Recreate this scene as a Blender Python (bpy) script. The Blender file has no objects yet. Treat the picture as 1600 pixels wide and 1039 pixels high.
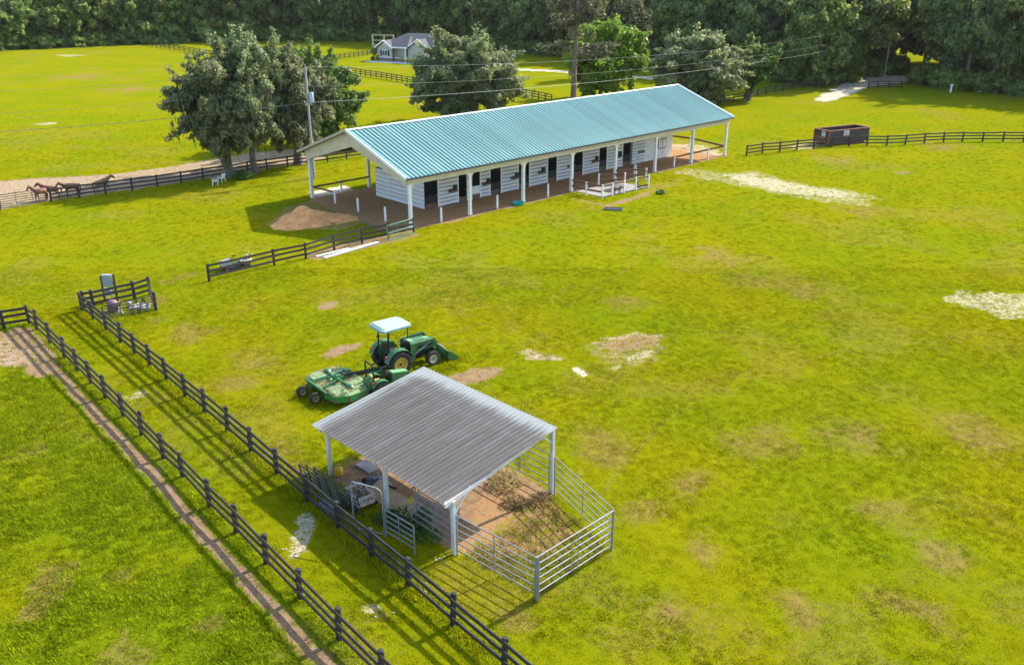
import bpy, bmesh, math, random
import numpy as np
from mathutils import Vector, Matrix

random.seed(7)
RNG = np.random.default_rng(11)
sc = bpy.context.scene
C = sc.collection
R = math.radians

# ------------------------------------------------------------------ camera
CAM_H = 20.0
PITCH = R(21.95)
FPX = 1412.0
cd = bpy.data.cameras.new('camera')
cam = bpy.data.objects.new('camera', cd)
C.objects.link(cam)
cam.location = (0, 0, CAM_H)
cam.rotation_euler = (R(90) - PITCH, 0, 0)
cd.sensor_width = 36
cd.lens = FPX / 1600 * 36
cd.clip_start = 0.5
cd.clip_end = 4000
sc.camera = cam

# ------------------------------------------------------------------ light
SUN_AZ, SUN_EL = R(39.2), R(38.8)          # azimuth counted from +X towards +Y
w = bpy.data.worlds.new('World')
sc.world = w
w.use_nodes = True
nt = w.node_tree
nt.nodes.clear()
sky = nt.nodes.new('ShaderNodeTexSky')
sky.sky_type = 'NISHITA'
sky.sun_disc = False
sky.sun_elevation = SUN_EL
sky.sun_rotation = R(90) - SUN_AZ
sky.air_density = 1.0
sky.dust_density = 1.2
bg = nt.nodes.new('ShaderNodeBackground')
bg.inputs['Strength'].default_value = 0.15
wo = nt.nodes.new('ShaderNodeOutputWorld')
nt.links.new(sky.outputs[0], bg.inputs[0])
nt.links.new(bg.outputs[0], wo.inputs[0])
sd = bpy.data.lights.new('sun', 'SUN')
sd.energy = 3.2
sd.angle = R(0.6)
sd.color = (1.0, 0.925, 0.77)
sun = bpy.data.objects.new('sun', sd)
C.objects.link(sun)
SDIR = Vector((math.cos(SUN_EL) * math.cos(SUN_AZ), math.cos(SUN_EL) * math.sin(SUN_AZ), math.sin(SUN_EL)))
sun.rotation_euler = SDIR.to_track_quat('Z', 'Y').to_euler()
sun.location = (60, 60, 80)
sc.view_settings.view_transform = 'Standard'
sc.view_settings.look = 'None'
sc.view_settings.exposure = 1.46
sc.view_settings.gamma = 1.0
sc.view_settings.use_curve_mapping = False


# ------------------------------------------------------------------ helpers
def ground(px, py, z=0.0):
    """Point of the level z under a pixel of the 1600 x 1039 photograph (survey of the place)."""
    u, v = (px - 800) / FPX, (py - 519.5) / FPX
    cp, sp = math.cos(PITCH), math.sin(PITCH)
    d = (u, cp - v * sp, -sp - v * cp)
    t = (z - CAM_H) / d[2]
    return Vector((d[0] * t, d[1] * t, z))


def vnoise(x, y, seed=0):
    xi, yi = np.floor(x).astype(np.int64), np.floor(y).astype(np.int64)
    fx, fy = x - xi, y - yi
    fx, fy = fx * fx * (3 - 2 * fx), fy * fy * (3 - 2 * fy)

    def h(a, b):
        n = (a * 374761393 + b * 668265263 + seed * 974634777) & 0xffffffff
        n = ((n ^ (n >> 13)) * 1274126177) & 0xffffffff
        return ((n ^ (n >> 16)) & 0xffff) / 65535.0
    return (h(xi, yi) * (1 - fx) + h(xi + 1, yi) * fx) * (1 - fy) + (h(xi, yi + 1) * (1 - fx) + h(xi + 1, yi + 1) * fx) * fy


def fbm(x, y, s, seed=0, o=4):
    a, t, k = 0.0, 0.0, 1.0
    for i in range(o):
        a = a + k * vnoise(x / s * 2 ** i + 17 * i, y / s * 2 ** i - 9 * i, seed + i)
        t += k
        k *= 0.55
    return a / t


class MB:
    def __init__(self):
        self.v, self.f, self.m = [], [], []

    def add(self, vs, fs, mi=0):
        b = len(self.v)
        self.v += [tuple(p) for p in vs]
        self.f += [tuple(i + b for i in q) for q in fs]
        self.m += [mi] * len(fs)

    def hexa(self, p, mi=0):
        self.add(p, [(0, 3, 2, 1), (4, 5, 6, 7), (0, 1, 5, 4), (1, 2, 6, 5), (2, 3, 7, 6), (3, 0, 4, 7)], mi)

    def box(self, x0, x1, y0, y1, z0, z1, mi=0):
        self.hexa([(x0, y0, z0), (x1, y0, z0), (x1, y1, z0), (x0, y1, z0), (x0, y0, z1), (x1, y0, z1), (x1, y1, z1), (x0, y1, z1)], mi)

    def beam(self, a, b, wd, ht, mi=0, up=(0, 0, 1)):
        a, b = Vector(a), Vector(b)
        d = (b - a).normalized()
        s = d.cross(Vector(up))
        if s.length < 1e-4:
            s = Vector((1, 0, 0))
        s.normalize()
        u = s.cross(d)
        s, u = s * wd / 2, u * ht / 2
        self.hexa([a - s - u, a + s - u, a + s + u, a - s + u, b - s - u, b + s - u, b + s + u, b - s + u], mi)

    def tube(self, pts, rad, n=8, mi=0, cap=True):
        pts = [Vector(p) for p in pts]
        rs = rad if isinstance(rad, (list, tuple)) else [rad] * len(pts)
        b = len(self.v)
        prev = None
        for i, p in enumerate(pts):
            t = (pts[min(i + 1, len(pts) - 1)] - pts[max(i - 1, 0)]).normalized()
            if prev is None:
                a = Vector((0, 0, 1)) if abs(t.z) < 0.9 else Vector((1, 0, 0))
                s = t.cross(a).normalized()
            else:
                s = (prev - t * prev.dot(t)).normalized()
            prev = s
            u = t.cross(s)
            for k in range(n):
                an = 2 * math.pi * k / n
                self.v.append(tuple(p + (s * math.cos(an) + u * math.sin(an)) * rs[i]))
        for i in range(len(pts) - 1):
            for k in range(n):
                k2 = (k + 1) % n
                self.f.append((b + i * n + k, b + i * n + k2, b + (i + 1) * n + k2, b + (i + 1) * n + k))
                self.m.append(mi)
        if cap:
            self.f.append(tuple(b + k for k in range(n))[::-1])
            e = b + (len(pts) - 1) * n
            self.f.append(tuple(e + k for k in range(n)))
            self.m += [mi, mi]

    def prism(self, poly, axis, a, b, mi=0):
        """poly: 2-D outline, extruded along axis 0/1/2 from a to b."""
        n = len(poly)

        def P(q, t):
            r = [q[0], q[1]]
            r.insert(axis, t)
            return tuple(r)
        self.add([P(q, a) for q in poly] + [P(q, b) for q in poly],
                 [tuple(range(n))[::-1], tuple(range(n, 2 * n))] + [(i, (i + 1) % n, n + (i + 1) % n, n + i) for i in range(n)], mi)

    def lathe(self, prof, n=20, axis='y', cx=0, cy=0, cz=0, mi=0, cap=True):
        b = len(self.v)
        m = len(prof)
        for (r, h) in prof:
            for k in range(n):
                an = 2 * math.pi * k / n
                c, s = r * math.cos(an), r * math.sin(an)
                self.v.append((cx + c, cy + h, cz + s) if axis == 'y' else ((cx + c, cy + s, cz + h) if axis == 'z' else (cx + h, cy + c, cz + s)))
        for i in range(m - 1):
            for k in range(n):
                k2 = (k + 1) % n
                self.f.append((b + i * n + k, b + i * n + k2, b + (i + 1) * n + k2, b + (i + 1) * n + k))
                self.m.append(mi)
        if cap:
            self.f.append(tuple(b + k for k in range(n)))
            self.f.append(tuple(b + (m - 1) * n + k for k in range(n)))
            self.m += [mi, mi]

    def mesh(self, name, mats, smooth=False):
        me = bpy.data.meshes.new(name)
        me.from_pydata(self.v, [], self.f)
        for m in (mats if isinstance(mats, (list, tuple)) else [mats]):
            me.materials.append(m)
        me.polygons.foreach_set('material_index', self.m)
        bm = bmesh.new()
        bm.from_mesh(me)
        bmesh.ops.recalc_face_normals(bm, faces=bm.faces)
        bm.to_mesh(me)
        bm.free()
        if smooth:
            me.shade_smooth()
            me.set_sharp_from_angle(angle=R(38))
        return me

    def build(self, name, mats, parent=None, smooth=False):
        return link(name, self.mesh(name, mats, smooth), parent)


def link(name, me, parent=None, loc=None, rot=None, scale=None):
    o = bpy.data.objects.new(name, me)
    C.objects.link(o)
    o.parent = parent
    if loc is not None:
        o.location = loc
    if rot is not None:
        o.rotation_euler = rot
    if scale is not None:
        o.scale = scale
    return o


def tag(o, label=None, cat=None, group=None, kind=None):
    for k, v in (('label', label), ('category', cat), ('group', group), ('kind', kind)):
        if v:
            o[k] = v
    return o


def thing(name, label, cat, loc=(0, 0, 0), rz=0.0, group=None):
    o = link(name, None, None, loc, (0, 0, rz))
    o.empty_display_size = 0.3
    return tag(o, label, cat, group)


def kids(o):
    return [c for c in bpy.data.objects if c.parent == o]


def copy_tree(o, parent=None):
    c = o.copy()
    C.objects.link(c)
    if parent is not None:
        c.parent = parent
    for ch in kids(o):
        copy_tree(ch, c)
    return c


# ------------------------------------------------------------------ materials
def mat(name, col, rough=0.6, metal=0.0, var=0.18, scale=6.0, col2=None, bump=0.0, bscale=40.0, spec=0.4, stretch=None, thr=(0.4, 0.65), rnd=0.0):
    m = bpy.data.materials.new(name)
    m.use_nodes = True
    t = m.node_tree
    p = t.nodes['Principled BSDF']
    p.inputs['Roughness'].default_value = rough
    p.inputs['Metallic'].default_value = metal
    p.inputs['Specular IOR Level'].default_value = spec
    tc = t.nodes.new('ShaderNodeTexCoord')
    src = tc.outputs['Object']
    if stretch:
        mp = t.nodes.new('ShaderNodeMapping')
        mp.inputs['Scale'].default_value = stretch
        t.links.new(src, mp.inputs[0])
        src = mp.outputs[0]
    n = t.nodes.new('ShaderNodeTexNoise')
    n.inputs['Scale'].default_value = scale
    n.inputs['Detail'].default_value = 6
    n.inputs['Roughness'].default_value = 0.62
    t.links.new(src, n.inputs['Vector'])
    mx = t.nodes.new('ShaderNodeMix')
    mx.data_type = 'RGBA'
    a = col
    b = col2 if col2 else tuple(c * (1 - 2 * var) for c in col)
    mx.inputs[6].default_value = (*a, 1)
    mx.inputs[7].default_value = (*b, 1)
    mr = t.nodes.new('ShaderNodeMapRange')
    mr.inputs[1].default_value, mr.inputs[2].default_value = thr
    t.links.new(n.outputs[0], mr.inputs[0])
    t.links.new(mr.outputs[0], mx.inputs[0])
    out = mx.outputs[2]
    if rnd:
        oi = t.nodes.new('ShaderNodeObjectInfo')
        hs = t.nodes.new('ShaderNodeHueSaturation')
        mv = t.nodes.new('ShaderNodeMapRange')
        mv.inputs[3].default_value, mv.inputs[4].default_value = 1 - rnd, 1 + rnd
        t.links.new(oi.outputs['Random'], mv.inputs[0])
        t.links.new(mv.outputs[0], hs.inputs['Value'])
        t.links.new(out, hs.inputs['Color'])
        out = hs.outputs[0]
    t.links.new(out, p.inputs['Base Color'])
    if bump:
        nb = t.nodes.new('ShaderNodeTexNoise')
        nb.inputs['Scale'].default_value = bscale
        nb.inputs['Detail'].default_value = 4
        t.links.new(src, nb.inputs['Vector'])
        bu = t.nodes.new('ShaderNodeBump')
        bu.inputs['Strength'].default_value = bump
        bu.inputs['Distance'].default_value = 0.05
        t.links.new(nb.outputs[0], bu.inputs['Height'])
        t.links.new(bu.outputs[0], p.inputs['Normal'])
    return m


M = {}
M['white_paint'] = mat('white_paint', (0.78, 0.78, 0.76), 0.5, var=0.12, scale=3, bump=0.1)
M['white_board'] = mat('white_board', (0.7, 0.71, 0.73), 0.55, col2=(0.55, 0.55, 0.56), scale=2.5, stretch=(0.6, 3, 3), rnd=0.06)
M['dark_gap'] = mat('dark_gap', (0.07, 0.075, 0.09), 0.9)
M['cream_metal'] = mat('cream_metal', (0.64, 0.56, 0.41), 0.5, var=0.08, scale=1.5)
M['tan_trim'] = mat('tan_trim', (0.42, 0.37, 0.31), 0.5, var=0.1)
M['white_trim'] = mat('white_trim', (0.74, 0.78, 0.8), 0.4, var=0.06)
M['black_door'] = mat('black_door', (0.012, 0.013, 0.016), 0.5)
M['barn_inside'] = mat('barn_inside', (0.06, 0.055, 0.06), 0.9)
M['brown_wood'] = mat('brown_wood', (0.16, 0.075, 0.04), 0.7, col2=(0.1, 0.045, 0.03), scale=8, stretch=(1, 6, 6))
M['kick_wood'] = mat('kick_wood', (0.19, 0.1, 0.065), 0.8, var=0.2)
M['weathered_wood'] = mat('weathered_wood', (0.42, 0.36, 0.3), 0.8, var=0.2, scale=5, stretch=(1, 6, 6))
M['plywood'] = mat('plywood', (0.55, 0.37, 0.2), 0.75, var=0.15, scale=3)
M['black_paint'] = mat('black_paint', (0.016, 0.016, 0.021), 0.55, col2=(0.04, 0.036, 0.042), scale=4, bump=0.15, bscale=20)
M['faded_black'] = mat('faded_black', (0.018, 0.015, 0.018), 0.6, col2=(0.055, 0.036, 0.03), scale=1.2, stretch=(0.4, 6, 6), bump=0.2, bscale=14, rnd=0.25)
M['galv'] = mat('galvanised', (0.25, 0.26, 0.28), 0.55, 0.25, col2=(0.19, 0.2, 0.22), scale=5)
M['steel_post'] = mat('steel_post', (0.62, 0.66, 0.7), 0.45, 0.25, var=0.1, scale=4)
M['dark_steel'] = mat('dark_steel', (0.06, 0.065, 0.075), 0.5, 0.5)
M['concrete'] = mat('concrete', (0.3, 0.28, 0.27), 0.9, var=0.14, scale=2, bump=0.2)
M['rubber'] = mat('rubber', (0.018, 0.018, 0.019), 0.85, col2=(0.055, 0.045, 0.038), scale=5, bump=0.2)
M['jd_green'] = mat('tractor_green', (0.02, 0.125, 0.035), 0.45, col2=(0.045, 0.13, 0.055), scale=3, spec=0.5)
M['jd_pale'] = mat('pale_tractor_green', (0.16, 0.42, 0.16), 0.5, col2=(0.1, 0.34, 0.11), scale=2.5)
M['jd_yellow'] = mat('rim_yellow', (0.62, 0.45, 0.06), 0.45, col2=(0.4, 0.28, 0.07), scale=7)
M['deck_green'] = mat('rusted_deck_green', (0.19, 0.28, 0.12), 0.7, col2=(0.14, 0.08, 0.045), scale=2.2, thr=(0.52, 0.68), bump=0.15)
M['deck_skirt'] = mat('rusted_skirt_green', (0.03, 0.2, 0.05), 0.55, col2=(0.17, 0.08, 0.045), scale=2.2, thr=(0.52, 0.6))
M['seat_black'] = mat('seat_black', (0.015, 0.015, 0.016), 0.6)
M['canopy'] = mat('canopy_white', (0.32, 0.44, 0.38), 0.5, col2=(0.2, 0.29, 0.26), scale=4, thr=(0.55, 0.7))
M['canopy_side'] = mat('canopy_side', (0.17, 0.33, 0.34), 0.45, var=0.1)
M['red_lamp'] = mat('red_lamp', (0.4, 0.02, 0.015), 0.3)
M['orange_lamp'] = mat('orange_lamp', (0.7, 0.14, 0.01), 0.35)
M['yellow_plastic'] = mat('yellow_plastic', (0.62, 0.4, 0.02), 0.45, var=0.1)
M['beige_plastic'] = mat('beige_plastic', (0.6, 0.52, 0.44), 0.6, var=0.15, scale=6)
M['scrap'] = mat('scrap', (0.11, 0.07, 0.045), 0.85, col2=(0.28, 0.2, 0.08), scale=8)
M['tarp'] = mat('dark_tarp', (0.012, 0.014, 0.022), 0.4, var=0.2)
M['white_plastic'] = mat('white_plastic', (0.78, 0.78, 0.78), 0.4, var=0.05)
M['meter_grey'] = mat('meter_grey', (0.34, 0.4, 0.45), 0.4, 0.3, var=0.1)
M['tank_purple'] = mat('tank_brown', (0.14, 0.075, 0.09), 0.5, col2=(0.25, 0.16, 0.15), scale=5)
M['teal_plastic'] = mat('teal_plastic', (0.03, 0.36, 0.3), 0.4, var=0.1)
M['dump_black'] = mat('dumpster_black', (0.03, 0.022, 0.028), 0.55, col2=(0.08, 0.05, 0.05), scale=1.5)
M['dump_orange'] = mat('dumpster_orange', (0.4, 0.12, 0.05), 0.55, col2=(0.2, 0.07, 0.035), scale=3)
M['sign_white'] = mat('sign_white', (0.72, 0.7, 0.7), 0.5, var=0.1, scale=3)
M['sign_dark'] = mat('sign_dark', (0.12, 0.05, 0.06), 0.5)
M['siding'] = mat('house_siding', (0.42, 0.42, 0.35), 0.7, var=0.06)
M['shingle'] = mat('house_shingle', (0.115, 0.108, 0.118), 0.85, col2=(0.09, 0.085, 0.095), scale=14, bump=0.3)
M['stone'] = mat('house_stone', (0.15, 0.09, 0.085), 0.9, col2=(0.32, 0.24, 0.2), scale=9)
M['glass'] = mat('dark_glass', (0.05, 0.06, 0.08), 0.08, spec=0.8)
M['door_blue'] = mat('pale_door', (0.55, 0.66, 0.72), 0.4, var=0.05)
M['bark'] = mat('bark', (0.17, 0.14, 0.125), 0.9, col2=(0.09, 0.07, 0.06), scale=3, bump=0.6, bscale=9, stretch=(3, 3, 0.6))
M['pine_bark'] = mat('pine_bark', (0.2, 0.15, 0.14), 0.9, col2=(0.11, 0.075, 0.065), scale=3, bump=0.6, bscale=8, stretch=(3, 3, 0.7))
M['pole_wood'] = mat('pole_wood', (0.27, 0.25, 0.24), 0.85, var=0.2, scale=2, stretch=(5, 5, 0.5))
M['wire'] = mat('wire', (0.16, 0.165, 0.18), 0.5, 0.3)
M['coat_red'] = mat('chestnut_coat', (0.17, 0.06, 0.025), 0.5, col2=(0.11, 0.038, 0.02), scale=2)
M['coat_bay'] = mat('bay_coat', (0.15, 0.06, 0.028), 0.5, col2=(0.09, 0.04, 0.025), scale=2)
M['coat_tan'] = mat('tan_bay_coat', (0.28, 0.15, 0.06), 0.5, col2=(0.13, 0.06, 0.03), scale=2)
M['mane'] = mat('dark_mane', (0.012, 0.01, 0.01), 0.7)
M['rock'] = mat('pale_rock', (0.42, 0.36, 0.31), 0.9, var=0.2, scale=4, bump=0.4)

# teal painted sheet roof
def roof_teal():
    m = mat('teal_sheet', (0.2, 0.365, 0.34), 0.38, 0.0, col2=(0.12, 0.245, 0.25), thr=(0.42, 0.8), scale=0.9, spec=0.4, rnd=0.09, stretch=(1, .25, 1))
    return m
M['teal'] = roof_teal()

# weathered galvanised sheet: streaks run down the slope (object Y)
def old_sheet():
    m = bpy.data.materials.new('weathered_sheet')
    m.use_nodes = True
    t = m.node_tree
    p = t.nodes['Principled BSDF']
    p.inputs['Roughness'].default_value = 0.65
    p.inputs['Specular IOR Level'].default_value = 0.2
    tc = t.nodes.new('ShaderNodeTexCoord')
    geo = t.nodes.new('ShaderNodeAttribute')
    geo.attribute_name = 'slope'
    mp = t.nodes.new('ShaderNodeMapping')
    mp.inputs['Scale'].default_value = (4.5, 0.3, 1)
    n = t.nodes.new('ShaderNodeTexNoise')
    n.inputs['Scale'].default_value = 1.4
    n.inputs['Detail'].default_value = 8
    n.inputs['Roughness'].default_value = 0.7
    oi = t.nodes.new('ShaderNodeObjectInfo')
    ad = t.nodes.new('ShaderNodeVectorMath')
    ad.operation = 'ADD'
    cx = t.nodes.new('ShaderNodeCombineXYZ')
    mu = t.nodes.new('ShaderNodeMath')
    mu.operation = 'MULTIPLY'
    mu.inputs[1].default_value = 40
    t.links.new(oi.outputs['Random'], mu.inputs[0])
    t.links.new(mu.outputs[0], cx.inputs[0])
    t.links.new(tc.outputs['Object'], ad.inputs[0])
    t.links.new(cx.outputs[0], ad.inputs[1])
    t.links.new(ad.outputs[0], mp.inputs[0])
    t.links.new(mp.outputs[0], n.inputs['Vector'])
    # clean metal near the upper edge and the outer corner (weathering map on the mesh, which also paints rib tops as lit)
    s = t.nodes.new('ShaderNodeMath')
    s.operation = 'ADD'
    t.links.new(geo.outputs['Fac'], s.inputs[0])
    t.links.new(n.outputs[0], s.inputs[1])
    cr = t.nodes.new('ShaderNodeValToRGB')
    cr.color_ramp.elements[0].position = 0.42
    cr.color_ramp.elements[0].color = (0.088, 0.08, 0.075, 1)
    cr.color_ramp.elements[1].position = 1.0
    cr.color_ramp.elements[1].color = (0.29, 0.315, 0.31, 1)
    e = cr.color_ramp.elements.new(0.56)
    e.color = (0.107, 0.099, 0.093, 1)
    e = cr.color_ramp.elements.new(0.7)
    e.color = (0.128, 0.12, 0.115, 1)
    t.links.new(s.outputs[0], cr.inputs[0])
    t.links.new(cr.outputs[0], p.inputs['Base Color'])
    return m
M['old_sheet'] = old_sheet()


def foliage(name, c1, c2, c3, trans=0.35):
    """leaf colours vary from card to card (tint) and from clump to clump"""
    m = bpy.data.materials.new(name)
    m.use_nodes = True
    t = m.node_tree
    t.nodes.clear()
    at = t.nodes.new('ShaderNodeAttribute')
    at.attribute_name = 'tint'
    cr = t.nodes.new('ShaderNodeValToRGB')
    cr.color_ramp.elements[0].color = (*c1, 1)
    cr.color_ramp.elements[1].color = (*c3, 1)
    e = cr.color_ramp.elements.new(0.5)
    e.color = (*c2, 1)
    t.links.new(at.outputs['Fac'], cr.inputs[0])
    oi = t.nodes.new('ShaderNodeObjectInfo')
    hs = t.nodes.new('ShaderNodeHueSaturation')
    a = t.nodes.new('ShaderNodeMapRange')
    a.inputs[3].default_value, a.inputs[4].default_value = 0.485, 0.515
    b = t.nodes.new('ShaderNodeMapRange')
    b.inputs[3].default_value, b.inputs[4].default_value = 0.8, 1.2
    t.links.new(oi.outputs['Random'], a.inputs[0])
    t.links.new(oi.outputs['Random'], b.inputs[0])
    t.links.new(a.outputs[0], hs.inputs['Hue'])
    t.links.new(b.outputs[0], hs.inputs['Value'])
    t.links.new(cr.outputs[0], hs.inputs['Color'])
    d = t.nodes.new('ShaderNodeBsdfPrincipled')
    d.inputs['Roughness'].default_value = 0.5
    d.inputs['Specular IOR Level'].default_value = 0.35
    tr = t.nodes.new('ShaderNodeBsdfTranslucent')
    mx = t.nodes.new('ShaderNodeMixShader')
    mx.inputs[0].default_value = trans
    o = t.nodes.new('ShaderNodeOutputMaterial')
    t.links.new(hs.outputs[0], d.inputs['Base Color'])
    t.links.new(hs.outputs[0], tr.inputs['Color'])
    t.links.new(d.outputs[0], mx.inputs[1])
    t.links.new(tr.outputs[0], mx.inputs[2])
    t.links.new(mx.outputs[0], o.inputs[0])
    return m


M['leaf_oak'] = foliage('oak_leaves', (0.06, 0.085, 0.03), (0.1, 0.135, 0.045), (0.16, 0.19, 0.08), 0.35)
M['leaf_grey'] = foliage('mossy_oak_leaves', (0.12, 0.155, 0.06), (0.225, 0.265, 0.11), (0.37, 0.4, 0.19), 0.5)
M['leaf_green'] = foliage('green_leaves', (0.065, 0.12, 0.022), (0.12, 0.195, 0.035), (0.21, 0.29, 0.065), 0.45)
M['leaf_lush'] = foliage('lush_leaves', (0.1, 0.17, 0.012), (0.18, 0.27, 0.02), (0.27, 0.36, 0.035), 0.5)
M['leaf_dark'] = foliage('wood_leaves', (0.1, 0.15, 0.03), (0.21, 0.28, 0.06), (0.4, 0.47, 0.12), 0.5)
M['leaf_wood2'] = foliage('wood_leaves_dark', (0.1, 0.14, 0.04), (0.19, 0.245, 0.07), (0.36, 0.41, 0.14), 0.5)
M['needle'] = foliage('pine_needles', (0.08, 0.095, 0.04), (0.14, 0.145, 0.065), (0.22, 0.2, 0.1), 0.35)
M['moss'] = foliage('hanging_moss', (0.13, 0.13, 0.1), (0.2, 0.2, 0.155), (0.28, 0.27, 0.22), 0.35)
M['weed_green'] = foliage('weed_leaves', (0.04, 0.1, 0.014), (0.08, 0.17, 0.02), (0.14, 0.24, 0.03), 0.4)
M['weed_dry'] = foliage('dry_weeds', (0.22, 0.14, 0.05), (0.36, 0.26, 0.1), (0.42, 0.38, 0.14), 0.4)

# ------------------------------------------------------------------ ground
def px_poly(*p):
    return np.array([ground(a, b)[:2] for a, b in p])

# barn frame
B_YAW = R(43.82)
B_O = Vector((-8.35, 72.59, 0))
B_D = Vector((math.cos(B_YAW), math.sin(B_YAW), 0))
B_N = Vector((-B_D.y, B_D.x, 0))
B_L, B_W = 6.495, 14.98
def barn_pt(d, n, z=0):
    return B_O + B_D * d + B_N * n + Vector((0, 0, z))
def barn_poly(*p):
    return np.array([barn_pt(a, b)[:2] for a, b in p])

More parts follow.
